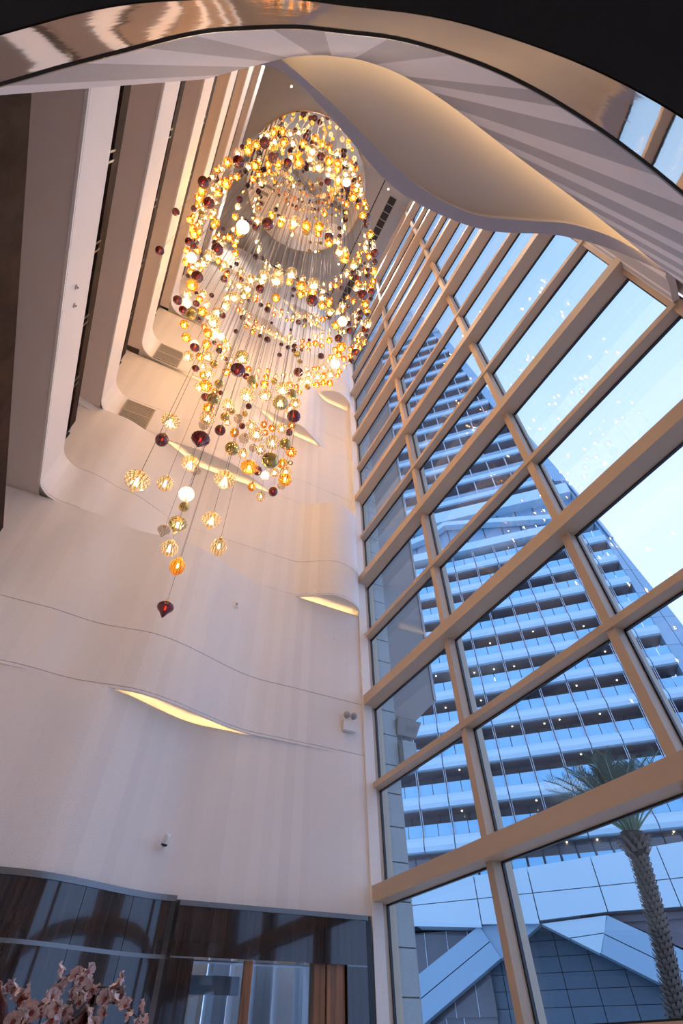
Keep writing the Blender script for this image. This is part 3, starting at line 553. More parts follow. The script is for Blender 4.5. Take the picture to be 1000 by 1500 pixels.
# ------------------------------------------------------------------ chandelier
CX, CY = .74, 5.19
t = thing('chandelier_canopy', 'large round mirror polished ceiling plate from which the glass pendants hang', 'canopy', (CX, CY, TOP))
MB().lathe([(0, -.06), (1.5, -.06), (3.32, -.06), (3.35, -.045), (3.35, 0)], 96).build('mirror_disc', M['disc'], t, smooth=False)
MB().lathe([(3.35, -.05), (3.38, -.05), (3.38, 0)], 96).build('rim', M['brass'], t)
DATA = """Ct -0.47 4.14 5.92 0.280;Cf 0.49 4.32 6.69 0.288;Ct 0.63 5.87 7.45 0.315;St 0.17 6.79 8.01 0.335;Cf -0.47 4.69 8.00 0.280;Rt 0.03 5.44 8.85 0.326;Cf 0.01 5.32 7.98 0.299;Cs 0.16 6.29 6.97 0.283;Af 0.95 5.32 8.43 0.301;Gs 1.08 4.42 7.61 0.262;Cs -0.27 6.26 8.35 0.294;Rt 0.50 8.41 7.35 0.317;
Ce 0.97 6.72 7.71 0.297;Cf 0.55 4.88 9.95 0.304;Cs 0.97 5.43 9.64 0.311;Ws 0.16 7.66 9.78 0.343;Cs 0.02 5.47 9.60 0.290;Ss 1.34 5.44 11.16 0.338;Cs 1.35 5.58 9.80 0.309;Ae 0.43 7.51 7.66 0.280;Rt 0.25 4.95 10.83 0.303;Cf 0.38 3.71 13.11 0.323;Cf 1.17 4.74 10.48 0.290;Cf -0.51 4.59 11.67 0.291;
Sf 0.30 5.80 13.16 0.351;Gs 0.66 6.01 9.71 0.284;Cf 0.99 5.50 11.33 0.299;Rs 1.97 6.37 12.45 0.344;As 1.79 5.87 9.18 0.268;Dt -0.02 7.96 8.84 0.268;Ws -0.74 3.57 15.04 0.314;Cf 1.13 3.32 12.74 0.280;Gs -0.01 6.12 11.35 0.287;Af -0.27 6.48 12.35 0.310;Re -0.79 7.92 11.61 0.314;Cs 0.36 6.46 11.90 0.306;
Cs 2.00 6.55 10.34 0.291;Rt -1.28 4.84 16.63 0.343;Af -1.38 5.10 14.18 0.301;Cf 0.66 3.63 13.73 0.286;Rt -1.58 5.80 16.63 0.348;Rt -0.26 3.76 17.18 0.338;Rt 1.57 4.65 15.81 0.340;Rt -1.66 3.14 19.36 0.347;Cf -1.29 4.61 15.18 0.297;Cf 0.38 3.22 16.47 0.312;Cs 2.01 6.48 13.31 0.314;Gs 1.77 6.12 10.75 0.262;
Cs 1.21 8.08 12.50 0.317;Cs 1.48 7.26 11.81 0.295;Rt -2.09 3.51 16.76 0.294;Cf -0.91 6.45 13.30 0.283;Rt -2.14 4.56 19.38 0.345;Af -1.80 4.39 15.53 0.281;Cf -0.43 5.67 16.16 0.318;Af 1.04 4.04 14.56 0.279;Gs -1.23 5.84 14.26 0.283;Cf -0.50 6.64 14.07 0.295;Rs 0.47 8.42 13.62 0.318;As -0.04 7.07 12.38 0.276;
Cs 1.09 7.08 12.41 0.285;Ds 0.99 7.02 11.66 0.270;Cs 2.00 7.44 13.40 0.312;Cs 1.98 6.85 13.56 0.307;As 2.43 7.69 12.85 0.309;Cf 1.68 3.17 15.77 0.286;Cf 0.48 4.72 16.91 0.317;Rt -1.25 2.62 21.29 0.337;Af -1.77 3.74 19.00 0.312;Af -1.11 2.83 18.44 0.296;Cf -2.07 3.55 23.05 0.371;Cf 0.20 2.00 20.28 0.323;
Cf 0.52 2.19 19.42 0.314;Af -0.05 2.29 18.94 0.304;Af -0.82 3.91 15.78 0.269;Sf 0.13 5.36 17.62 0.323;Cf -0.16 4.96 15.33 0.280;Ws -1.93 5.55 17.14 0.304;Rt 2.99 4.17 16.88 0.315;Af 1.10 3.30 17.82 0.306;Sf 2.40 3.63 17.25 0.310;Cf 0.13 4.70 16.06 0.290;Cf -0.35 7.45 14.70 0.300;Af 2.84 5.35 15.46 0.306;
Ds -0.00 7.92 12.86 0.279;Dt 0.20 8.39 11.50 0.265;Ae 2.20 7.60 12.04 0.277;Cs 2.15 8.11 12.23 0.286;Gs 0.22 8.40 10.14 0.239;Af -1.58 2.91 20.49 0.307;Af -2.39 4.46 19.01 0.298;Cf -1.59 5.62 17.45 0.294;Cf -0.18 5.51 17.66 0.304;Ws -1.80 7.21 17.88 0.318;Af 0.78 3.56 18.39 0.298;Af 1.57 4.70 16.67 0.291;
Gs 0.80 7.05 14.57 0.283;Af -0.74 6.55 15.14 0.276;Af -1.14 6.53 16.27 0.290;Cf -0.56 5.94 15.96 0.282;Cf -0.94 6.75 16.65 0.299;Cf -0.49 8.19 15.01 0.295;Ws -0.74 7.87 17.99 0.334;Rt 2.21 7.22 16.65 0.324;Gs 1.79 6.20 13.19 0.258;Cf 2.94 6.29 15.54 0.301;Ws 2.78 5.12 16.78 0.305;Ws 3.28 6.65 17.20 0.332;
Rt -0.91 2.96 21.89 0.324;Rt -1.99 6.94 17.17 0.295;Rt -1.06 7.84 16.51 0.302;Af -1.32 7.31 15.88 0.285;Af -2.08 3.53 20.68 0.294;Af -2.34 4.19 18.83 0.275;Cf 0.24 2.29 21.04 0.299;Af 0.75 1.94 19.70 0.279;Af 1.83 2.44 19.76 0.292;Sf -0.26 7.33 21.05 0.352;Cf -0.69 6.59 18.29 0.303;Cf -0.67 6.96 18.63 0.312;
Cf -1.90 7.08 18.26 0.301;Rt 1.88 4.34 22.25 0.348;Rt -0.22 8.29 14.75 0.276;Gs 0.00 8.34 15.89 0.293;Af -1.58 7.47 16.95 0.289;Af -0.73 7.29 15.99 0.279;Af -0.80 7.88 16.17 0.287;Cf -0.79 6.80 17.38 0.292;Ws -1.11 7.91 16.83 0.295;Sf 2.73 5.94 19.61 0.334;Cf 3.58 4.91 17.02 0.291;Cf 2.83 7.06 16.66 0.306;
De 0.82 7.91 13.75 0.263;Ae 0.88 8.44 13.81 0.270;Re 1.73 8.28 12.27 0.252;Ce 1.92 8.21 11.20 0.238;Re 2.19 8.09 11.42 0.241;Rt -2.51 5.19 15.55 0.229;Rt 0.19 6.38 19.71 0.313;Af 0.74 5.88 18.23 0.291;Af 2.74 5.50 17.34 0.286;Ge 0.48 8.47 14.43 0.266;Af -1.48 2.82 21.56 0.282;Cf -2.07 3.54 19.49 0.259;
Cf -2.51 5.23 22.82 0.318;Cf -0.43 2.28 22.00 0.288;Cf 1.27 2.36 20.86 0.283;Cf -1.00 2.53 22.17 0.290;Cf 0.92 2.34 21.73 0.292;Af -0.69 2.32 21.27 0.277;Af 1.34 2.49 21.40 0.292;Rt -0.88 2.89 26.71 0.353;Af -2.19 6.20 18.42 0.272;Cf -2.33 5.82 20.56 0.296;Cf -1.58 6.00 21.08 0.308;Cf -0.53 6.94 20.70 0.319;
Cf -1.56 7.47 19.79 0.307;Af 1.64 3.77 18.84 0.273;Af 2.40 4.16 19.62 0.292;Af 1.54 5.93 19.81 0.308;Af 3.26 4.47 17.30 0.269;Rt -1.78 7.23 17.32 0.271;Af 1.30 7.73 15.95 0.275;Af 2.32 5.75 19.23 0.303;Cf 2.74 7.69 17.39 0.301;Ds 1.49 8.35 13.29 0.248;We 1.93 8.20 12.07 0.233;Rt -0.42 3.08 23.51 0.307;
Rt 3.73 4.09 22.46 0.325;Gs -0.36 8.24 16.76 0.274;Af 0.09 8.33 16.77 0.277;Rt 3.94 5.58 18.52 0.292;Rt 3.53 6.85 20.00 0.321;Rt 3.83 6.17 17.69 0.287;Ae 1.66 8.31 11.57 0.213;Af -2.24 4.76 21.91 0.281;Cf -2.49 4.83 22.46 0.287;Cf -1.77 4.07 24.89 0.313;Cf 1.64 2.44 23.70 0.300;Ws 1.99 2.95 26.05 0.335;
Af -1.30 2.66 25.19 0.305;Af -0.14 2.20 22.51 0.274;Af 1.26 2.36 22.92 0.288;Af 1.27 2.38 24.54 0.307;Af -0.71 3.26 23.45 0.293;Rt -0.13 2.59 28.86 0.355;Rt 0.61 2.46 24.45 0.304;Rt -2.42 5.94 19.46 0.262;Rt -0.81 6.08 25.51 0.344;Af -1.45 5.98 22.09 0.299;Cf -0.73 5.16 22.78 0.303;Cf -1.32 6.95 21.99 0.308;
Af 0.08 4.89 22.88 0.306;Af 1.08 6.07 20.93 0.298;Af 2.66 3.11 22.11 0.292;Af 3.14 3.46 21.70 0.293;Af 3.76 4.37 21.11 0.298;Gs 0.93 4.13 20.36 0.272;Cf 0.08 4.81 23.32 0.310;Cf 1.84 4.26 22.64 0.305;Cf 2.49 6.20 21.52 0.314;Af -0.53 8.18 15.74 0.248;Cf -0.64 8.18 16.28 0.254;Af 3.95 5.40 19.85 0.293;
Af 3.17 7.34 17.47 0.279;As 1.91 8.22 14.46 0.245;As 2.43 7.96 14.62 0.247;Ds 2.36 7.99 11.63 0.211;Cf -0.72 2.42 25.34 0.293;Rt -2.30 4.04 15.21 0.184;Rt 3.98 4.97 20.75 0.286;Rt -0.79 8.05 15.68 0.234;Rt -2.37 4.26 21.26 0.247;Af -2.21 4.91 26.45 0.312;Af -2.42 4.70 23.25 0.273;Cf -2.07 3.55 18.09 0.207;
Cf -2.49 5.54 26.14 0.312;Cf -0.45 2.33 26.34 0.295;Cf 1.16 2.17 25.23 0.289;Cf 2.30 2.67 24.83 0.294;Cf 1.19 3.06 26.19 0.308;Af -0.98 2.43 24.66 0.275;Af 0.21 2.17 25.66 0.289;Af 0.54 2.25 26.16 0.297;Af -0.19 3.07 26.08 0.300;Af -1.04 3.39 23.21 0.267;Af 2.40 2.92 25.50 0.304;Rt 0.23 2.64 28.61 0.327;
Rt -1.23 7.77 22.85 0.301;Af -2.51 5.21 19.17 0.232;Af -2.15 6.01 22.68 0.280;Af -2.27 6.40 24.51 0.303;Af -2.36 6.14 19.20 0.241;Af -2.24 6.48 20.70 0.261;Af -2.10 6.77 19.34 0.249;Af -1.58 7.45 19.21 0.256;Af -2.49 5.65 20.02 0.245;Sf -1.80 7.22 27.87 0.350;Cf -2.33 5.74 23.21 0.282;Cf -1.34 7.67 19.54 0.263;
Cf -2.08 6.80 20.38 0.261;Cf -2.11 6.74 19.73 0.253;Rt 3.95 5.73 24.67 0.327;Af -0.34 5.13 24.46 0.300;Af 0.56 5.06 24.24 0.301;Af 2.75 4.66 22.47 0.288;Af 3.69 4.41 23.06 0.297;Af 2.89 6.36 21.97 0.298;Cf 2.36 4.52 23.22 0.293;Cf 2.58 6.39 22.91 0.307;Cf 3.74 5.63 22.70 0.304;Cf 3.25 5.49 23.56 0.310;
Cf 3.48 4.27 23.63 0.301;Cf 3.34 6.10 21.48 0.292;Cf 2.73 4.70 23.26 0.297;Rt 0.75 8.43 17.22 0.254;Af 1.10 8.41 16.86 0.251;Af -0.02 8.30 15.28 0.227;Ws -0.49 8.09 18.54 0.260;Af 2.97 6.60 22.52 0.307;Af 3.51 6.80 18.49 0.266;Af 2.22 8.08 17.30 0.258;Cf 3.21 6.29 21.08 0.289;Cf 2.76 7.73 18.00 0.265;
Cf 2.56 7.94 17.62 0.262;Gs 0.63 8.43 14.82 0.226;Cs 0.60 8.38 14.08 0.218;Rt 1.34 3.46 27.38 0.315;Rt -0.74 8.08 20.21 0.268;Rt 3.76 6.36 19.92 0.270;Af 3.29 7.20 20.35 0.280;Af 3.33 7.14 16.75 0.241;Ae 1.65 8.30 14.60 0.220;Re 2.39 7.99 14.24 0.217;Rt -2.49 5.52 30.43 0.330;Rt -2.09 6.41 29.85 0.333;
Af -2.09 3.50 26.02 0.270;Af -2.09 3.50 18.78 0.196;Af -1.71 5.07 28.51 0.310;Af -1.52 4.78 28.56 0.309;Cf -1.59 3.04 26.86 0.277;Cf -1.31 4.99 28.21 0.308;Cf -1.79 5.86 26.13 0.292;Cf -2.53 5.38 21.58 0.238;Cf 1.63 2.42 26.59 0.283;Cf 2.35 2.87 28.99 0.314;Cf 2.97 3.26 29.19 0.322;Cf -0.46 3.48 28.39 0.301;
Rt -0.18 3.24 30.69 0.324;Rt 0.33 3.60 30.86 0.331;Rt 2.52 3.76 31.47 0.347;Rt -2.34 6.22 20.14 0.231;Rt -1.59 7.45 18.71 0.230;Af -2.40 6.00 23.51 0.264;Af -2.08 6.80 23.88 0.275;Af -1.35 6.95 24.87 0.290;Af -1.24 7.38 25.25 0.298;Af -1.82 6.45 26.78 0.303;Af -1.67 7.35 23.30 0.276;Cf -2.46 5.72 21.27 0.238;
Cf -1.42 7.12 26.00 0.302;Cf -0.74 7.53 23.92 0.287;Cf -0.98 7.89 23.16 0.281;Rt 3.90 5.91 26.05 0.315;Af 1.55 4.64 23.33 0.267;Af 3.94 5.71 23.87 0.292;Af 3.86 6.09 22.55 0.281;Af 4.00 5.00 21.44 0.261;Cf 1.64 6.36 22.99 0.278;Cf 3.86 5.42 24.30 0.293;Rt -0.37 8.19 17.68 0.231;Rt 1.14 8.41 20.68 0.269;
Af 0.76 8.43 17.79 0.238;Cf -0.19 8.24 17.46 0.230;Cf 1.09 8.41 17.44 0.236;Rt 3.08 7.44 19.17 0.254;Af 3.94 5.73 17.73 0.229;Af 2.89 7.62 20.52 0.269;Af 3.15 7.29 16.87 0.230;Gs 2.32 8.02 19.73 0.262;Gs 1.70 8.29 17.45 0.238;Sf 3.63 6.59 20.28 0.261;Cf 2.67 7.80 23.56 0.300;Cf 3.86 6.08 20.98 0.265;
Cf 3.18 7.39 18.30 0.245;Cf 1.96 8.20 21.42 0.279;Cf 3.08 7.43 21.10 0.274;As 1.73 8.27 14.15 0.204;Cf 2.89 6.34 23.97 0.277;Rt 0.83 8.43 23.62 0.282;Cf -0.22 8.34 18.24 0.225;Af 3.08 7.44 22.84 0.276;Af 3.05 7.60 17.18 0.222;Cf 1.97 8.20 23.67 0.285;Rs 1.08 8.42 15.45 0.204;Re 1.04 8.42 14.25 0.192;
Rt -2.49 4.87 19.20 0.191;Af -2.51 5.27 27.53 0.271;Af -2.49 4.88 19.70 0.196;Af -1.54 3.73 30.86 0.294;Cf -2.28 4.03 33.58 0.319;Cf -1.89 4.78 31.81 0.310;Cf 0.72 2.96 30.10 0.290;Cf 3.01 3.41 28.92 0.291;Af 2.40 3.76 26.84 0.272;Af 2.96 3.68 27.28 0.278;Af 3.34 3.65 28.96 0.295;Rt 2.94 4.35 33.58 0.341;
Rt 3.34 4.04 31.28 0.319;Rt -2.03 6.88 23.59 0.248;Gs -2.48 5.38 21.01 0.211;Af -1.91 7.06 25.45 0.267;Af -1.23 7.76 23.46 0.257;Af -0.79 7.90 24.58 0.270;Af 0.20 8.39 24.01 0.272;Cf -2.49 5.35 21.30 0.214;Cf -2.46 5.62 19.73 0.202;Cf -2.07 6.82 24.70 0.258;Cf -0.45 7.83 29.11 0.313;Cf 0.18 8.39 24.43 0.276;
Rt 3.88 4.36 29.52 0.307;Rt 3.89 4.40 28.78 0.301;Rt 3.93 5.81 22.85 0.256;Af 3.93 4.70 21.20 0.233;Af 4.01 5.20 24.11 0.264;Af 1.83 4.85 28.53 0.294;Af 3.82 5.24 25.47 0.276;Af 0.84 8.43 24.16 0.276;Af 3.66 3.93 30.09 0.309;Cf 2.76 5.59 28.26 0.301;Cf 3.81 4.13 24.28 0.257;Cf 4.00 5.52 22.75 0.254;
Cf 3.95 4.71 26.98 0.287;Cf 3.84 4.23 23.95 0.255;Rt -0.03 8.34 21.43 0.247;Af -1.09 7.87 18.23 0.210;Af -0.79 8.05 17.22 0.203;Af 1.41 8.36 17.68 0.218;Af -0.40 8.18 17.97 0.212;Cf -0.04 8.29 21.92 0.251;Cf 0.20 8.44 22.12 0.255;Cf 0.82 8.44 21.64 0.253;Rt 3.27 7.23 22.83 0.264;Rt 3.93 5.79 20.61 0.236;
Rt 3.75 6.41 20.73 0.241;Rt 3.76 6.38 17.35 0.209;Af 3.45 6.98 19.22 0.230;Af 3.88 6.01 18.44 0.217;Af 3.54 6.83 17.25 0.211;Af 2.54 7.89 16.72 0.210;Gs 2.76 7.73 16.99 0.212;Sf 3.59 6.82 20.69 0.243;Cf 2.69 7.78 22.70 0.265;Cf 3.86 6.07 20.38 0.235;Cf 3.93 5.77 19.58 0.226;Cf 3.84 6.16 18.24 0.216;
Cf 1.97 8.19 18.02 0.222;Cf 1.97 8.20 20.88 0.248;Cf 1.71 8.28 21.15 0.251;Cf 2.87 7.63 21.19 0.251;Cf 0.07 4.78 30.62 0.294;Rt -0.46 8.21 28.81 0.300;Rt 3.87 4.32 22.29 0.230;Af 3.39 6.81 25.98 0.279;Cf 3.22 5.41 31.31 0.316;Cf 1.10 8.41 17.97 0.211;Rt 2.19 8.09 20.47 0.235;Af 3.63 6.66 17.98 0.208;
Af 3.77 6.43 17.91 0.206;Cf 1.43 8.36 23.56 0.262;Cf 2.21 8.08 23.76 0.264;Ge 1.03 8.42 14.93 0.184;Rt -2.10 3.47 24.00 0.204;Rt -2.46 5.75 32.98 0.293;Rt -1.56 6.43 33.59 0.306;Af -1.35 5.18 33.05 0.294;Cf -1.49 6.48 31.97 0.293;Cf -2.47 5.69 24.39 0.221;Af 1.14 2.98 33.58 0.292;Rt 0.38 4.26 33.58 0.298;
Rt 2.18 3.23 33.59 0.297;Rt -2.34 6.20 20.53 0.192;Af -2.47 5.70 20.74 0.190;Af -1.94 7.02 20.65 0.200;Cf -2.46 5.77 22.20 0.203;Cf -1.10 7.86 25.96 0.253;Cf -0.73 8.08 30.98 0.298;Rt 3.35 5.48 33.59 0.316;Rt 3.99 5.06 22.96 0.227;Rt 3.80 4.09 29.17 0.272;Af 3.75 6.39 23.67 0.241;Af 2.33 7.90 26.39 0.269;
Cf 0.83 6.65 29.92 0.285;Cf 0.76 8.44 30.21 0.299;Cf 3.48 6.92 27.36 0.274;Cf 3.95 4.91 23.79 0.233;Cf 3.91 5.92 27.99 0.274;Rt 0.13 8.42 15.53 0.174;Af 0.50 8.42 20.81 0.219;Af -0.30 8.27 21.83 0.224;Af -0.36 8.34 18.89 0.200;Af 0.09 8.37 17.38 0.189;Cf 0.10 8.37 17.82 0.193;Cf -0.10 8.43 18.60 0.199;
Rt 3.92 5.85 20.10 0.208;Rt 2.20 8.08 22.96 0.241;Af 3.87 5.91 17.61 0.188;Af 3.76 6.38 18.36 0.197;Af 2.67 7.80 20.60 0.221;Af 2.43 7.96 17.14 0.192;Cf 2.87 7.63 23.04 0.241;Cf 3.95 5.83 18.72 0.197;Cf 3.64 6.65 17.39 0.190;Cf 3.42 7.03 18.69 0.202;Cf 3.64 6.64 21.80 0.227;Ss 2.51 7.90 12.65 0.155;
Rt 1.63 3.07 33.57 0.274;Rt -1.33 7.69 20.53 0.192;Cf 0.35 8.46 29.52 0.272;Rt 1.77 8.26 27.17 0.257;Rt 3.62 6.67 25.48 0.240;Rt -0.08 8.32 19.94 0.195;Af 1.41 8.36 18.16 0.187;Af 3.64 6.64 22.71 0.219;Af 3.35 7.19 18.90 0.191;Af 3.08 7.43 20.09 0.201;Af 2.45 7.94 20.44 0.205;Af 3.50 6.89 17.01 0.175;
Gs 2.45 7.95 19.10 0.195;Cf 2.67 7.79 18.42 0.189;Cf 1.14 8.41 23.98 0.231;Rt -2.51 5.34 24.98 0.198;Rt -1.64 5.31 33.39 0.263;Af -1.51 5.52 33.59 0.266;Cf -1.53 7.13 33.40 0.274;Cf 2.49 3.19 33.59 0.265;Cf 0.57 4.13 33.38 0.263;Rt -0.70 3.96 33.59 0.260;Rt -1.46 3.62 33.57 0.255;Rt 1.91 2.85 33.59 0.261;
Rt -1.55 7.49 31.15 0.260;Rt -0.64 8.12 24.68 0.218;Rt 0.50 8.43 23.80 0.217;Af -2.51 5.18 19.59 0.157;Af -1.46 7.58 23.20 0.202;Af -0.09 8.33 23.92 0.216;Cf -0.99 7.94 22.52 0.200;Cf 0.10 8.32 29.19 0.255;Cf -1.46 7.39 33.59 0.278;Af 3.84 6.16 25.91 0.230;Af 3.24 5.12 33.58 0.279;Af 3.97 5.54 27.66 0.239;
Af 3.96 5.26 22.58 0.200;Cf 3.42 5.98 33.16 0.281;Cf 3.96 4.78 28.41 0.240;Rt -1.33 7.69 18.18 0.165;Rt -0.61 8.14 17.99 0.169;Af 0.51 8.43 21.33 0.199;Af 0.21 8.39 20.95 0.195;Af -0.66 8.16 18.88 0.175;Cf -0.20 8.20 18.50 0.174;Rt 2.19 8.09 20.07 0.193;Rt 1.71 8.29 19.60 0.189;Af 2.45 7.95 20.98 0.199;
Af 2.97 7.43 18.07 0.176;Cf 2.89 7.63 23.48 0.217;Cf 3.91 5.86 21.10 0.192;Cf 3.88 6.01 18.87 0.177;Cf 2.21 8.08 17.98 0.177;Cf 1.73 8.28 17.88 0.176;Cf 1.43 8.36 21.14 0.200;Cf 3.27 7.22 18.56 0.180;Cf 3.76 6.39 21.28 0.196;Rt -2.18 6.43 33.57 0.256;Rt -2.06 6.83 25.59 0.203;Rt -1.08 7.87 25.50 0.211;
Rt 3.99 5.09 20.34 0.173;Cf 3.63 6.67 27.40 0.231;Cf 3.06 7.46 27.55 0.235;Rt -0.07 8.39 17.71 0.161;Rt 0.83 8.43 20.76 0.186;Rt 3.75 6.39 22.56 0.196;Rt 3.95 5.38 19.41 0.168;Rt 3.96 5.60 18.02 0.160;Rt 1.96 8.20 20.34 0.185;Rt 2.45 7.94 23.14 0.205;Af 1.96 8.20 23.17 0.205;Cf 1.44 8.35 21.51 0.193;
Cf 3.08 7.45 20.65 0.186;Rt -2.07 3.54 17.49 0.117;Af -2.22 6.53 32.27 0.228;Rt -0.16 8.31 29.55 0.225;Rt -2.10 6.76 18.87 0.142;Rt -1.22 7.77 23.76 0.182;Rt -1.72 7.30 19.16 0.148;Af -0.30 8.26 22.71 0.180;Af -1.35 7.67 33.28 0.243;Cf -0.83 8.08 23.31 0.181;Cf -0.44 8.21 29.91 0.226;Cf 0.48 8.43 24.24 0.193;
Cf -2.33 6.25 21.16 0.154;Rt 3.43 6.38 33.57 0.251;Rt 3.98 4.97 23.57 0.180;Af 3.98 4.94 26.29 0.197;Af 3.99 5.29 27.32 0.206;Af 3.62 6.67 26.56 0.207;Cf 3.75 6.40 26.69 0.207;Af 0.51 8.42 21.84 0.177;Cf 0.84 8.44 21.22 0.174;Rt 1.70 8.29 20.55 0.171;Af 2.68 7.78 20.04 0.168;Af 2.91 7.66 18.40 0.158;
Af 1.15 8.41 23.41 0.189;Af 2.45 7.95 22.59 0.185;Cf 2.19 8.09 21.01 0.175;Cf 3.84 6.17 18.80 0.155;Cf 3.30 7.19 21.37 0.175;Rt -2.27 6.40 23.44 0.155;Rt -1.36 7.67 31.97 0.214;Af 3.29 7.20 21.00 0.158;Af 1.72 8.28 23.17 0.172;Af 1.44 8.36 24.10 0.178;Rt -0.04 8.34 23.39 0.159;Af 0.13 8.38 28.77 0.189;
Rt 3.98 5.43 25.49 0.167;Af 3.98 5.30 28.79 0.185;Af 3.29 7.20 26.41 0.178;Cf 2.52 7.75 33.60 0.219;Cf 0.23 8.39 21.38 0.149;Rt 2.45 7.95 20.11 0.145;Af 2.87 7.58 16.99 0.127;Af 2.45 7.95 23.74 0.165;Af 2.88 7.63 22.64 0.158;Af 3.86 6.09 19.89 0.139;Cf 1.71 8.28 24.01 0.166;Rt -1.22 7.78 24.56 0.150;
Gs 2.75 7.63 33.60 0.205;Af 1.13 8.41 21.67 0.142;Rt 2.68 7.79 20.98 0.139;Af 0.35 8.41 28.72 0.158;Rt 1.79 8.26 26.25 0.149;Rt 3.99 5.14 25.02 0.136;Gs 2.18 7.89 33.59 0.182;Rt 1.14 8.41 22.43 0.131;Rt 1.96 8.20 22.13 0.130;Gs -0.47 8.20 31.51 0.149"""
def shape(sh, n, low=False):
    if sh == 'f': p = [(.10, .36), (.16, .345), (.30, .28), (.43, .16), (.495, .04), (.50, -.02), (.46, -.12), (.36, -.23), (.24, -.30), (.13, -.37), (.06, -.43), (0, -.45)]
    elif sh == 't': p = [(.10, .40), (.15, .37), (.29, .31), (.43, .20), (.50, .07), (.48, -.05), (.39, -.17), (.29, -.29), (.21, -.42), (.13, -.57), (.05, -.70), (0, -.76)]
    elif sh == 'e': p = [(.14, .72), (.20, .66), (.33, .50), (.45, .28), (.50, .05), (.48, -.15), (.40, -.36), (.27, -.52), (.18, -.60), (.08, -.68), (0, -.70)]
    else: p = [(.10, .47), (.17, .45), (.32, .375), (.44, .235), (.495, .06), (.49, -.10), (.42, -.26), (.31, -.385), (.17, -.465), (.08, -.49), (0, -.495)]
    if low: p = p[1::2]+[p[-1]]
    return p
zt_of = {'f': .36, 't': .40, 'e': .72, 's': .47}
PROTO = {}
def pm(key, fn):
    if key not in PROTO: PROTO[key] = fn()
    return PROTO[key]
def mesh_of(mb, mats, smooth=True):
    me = bpy.data.meshes.new('m'); me.from_pydata(mb.v, [], mb.f)
    for mm in (mats if isinstance(mats, (list, tuple)) else [mats]): me.materials.append(mm)
    if isinstance(mats, (list, tuple)): me.polygons.foreach_set('material_index', mb.mi)
    me.polygons.foreach_set('use_smooth', [smooth]*len(mb.f)); me.update(); return me
KN = dict(C='clear_glass_pendant', D='clear_glass_pendant', A='amber_glass_pendant', R='red_glass_pendant', W='opal_glass_pendant', S='smoked_glass_pendant', G='gold_glass_pendant')
KD = dict(C='lit clear pendant', D='unlit clear pendant', A='amber pendant', R='dark red pendant', W='white opal pendant', S='smoked gold pendant', G='mirror gold pendant')
SD = dict(f='flat', t='onion-tipped', e='long', s='round')
recs = []
for q in DATA.split(';'):
    a = q.split(); recs.append((a[0][0], a[0][1], *map(float, a[1:])))
def px(p):
    d = Vector(p)-Vector((0, 0, 1.5)); f = d.dot(fw); return 500+720.2*d.dot(rt2)/f, 750-720.2*d.dot(up2)/f
ORD = ['first', 'second', 'third', 'fourth', 'fifth', 'sixth', 'seventh', 'eighth', 'ninth', 'tenth', 'eleventh', 'twelfth', 'thirteenth', 'fourteenth', 'fifteenth', 'sixteenth', 'seventeenth', 'eighteenth', 'nineteenth', 'twentieth']
def zone(x, y):
    if y > 680: return 'among the lowest hanging few'
    if y > 585: return 'in the lower cluster'+(' at left' if x < 330 else ' at right')
    row = 'at the top of the swirl' if y < 250 else 'in the upper swirl' if y < 350 else 'in the middle swirl' if y < 450 else 'in the lower swirl'
    c = ', left edge' if x < 300 else ', left of centre' if x < 365 else ', centre' if x < 430 else ', right of centre' if x < 495 else ', right edge'
    return row+c
NI = 300
big = recs[:NI]; small = recs[NI:]
zl_ = {}
for i, r in enumerate(big):
    x, y = px(r[2:5]); zl_.setdefault((r[0], r[1], zone(x, y)), []).append((y, i))
lab = {}
for (k, sh, z_), l in zl_.items():
    l.sort()
    for j, (y, i) in enumerate(l):
        o_ = '' if len(l) == 1 else (', %s from top' % ORD[j])
        lab[i] = '%s %s %s%s' % (SD[sh], KD[k], z_, o_)
def n_ribs(sh): return 16 if sh in 'ft' else 14
for i, (k, sh, x, y, z, D) in enumerate(big):
    t = thing(KN[k], lab[i], 'pendant lamp', (x, y, z), 'glass pendants of the spiral chandelier')
    n = n_ribs(sh)*3
    o = link('shade', pm(('sh', k, sh), lambda: mesh_of(MB().lathe(shape(sh, n), n, .035 if k not in 'GW' else .006, n_ribs(sh)), M['g'+k])), t); o.scale = (D,)*3
    o.rotation_euler.z = rng.uniform(0, 6)
    zt = zt_of[sh]*D; s = max(.75, D/.3)
    cap = link('cap', pm('cap', lambda: mesh_of(MB().lathe([(0, .075), (.010, .075), (.014, .055), (.030, .05), (.034, .0), (.040, -.012), (.03, -.02)], 10), M['brass'])), t); cap.location.z = zt; cap.scale = (s,)*3
    if k in 'CAWS': b = link('bulb', pm('bulb', lambda: mesh_of(MB().lathe([(0, .17), (.04, .15), (.05, .0), (.04, -.15), (0, -.18)], 8), M['bulb'])), t)
    elif k == 'R': b = link('bulb', pm('bulbr', lambda: mesh_of(MB().lathe([(0, .17), (.04, .15), (.05, .0), (.04, -.15), (0, -.18)], 8), M['dim'])), t)
    else: b = None
    if b: b.scale = (D,)*3; b.location.z = (-.04 if sh in 'ft' else .06)*D
    c = link('cord', pm('cord', lambda: mesh_of(MB().tube([(0, 0, 0), (0, 0, 1)], .0038, 4, False), M['cord'])), t)
    c.location.z = zt+.07*s; c.scale = (1, 1, TOP-.06-z-zt-.07*s)
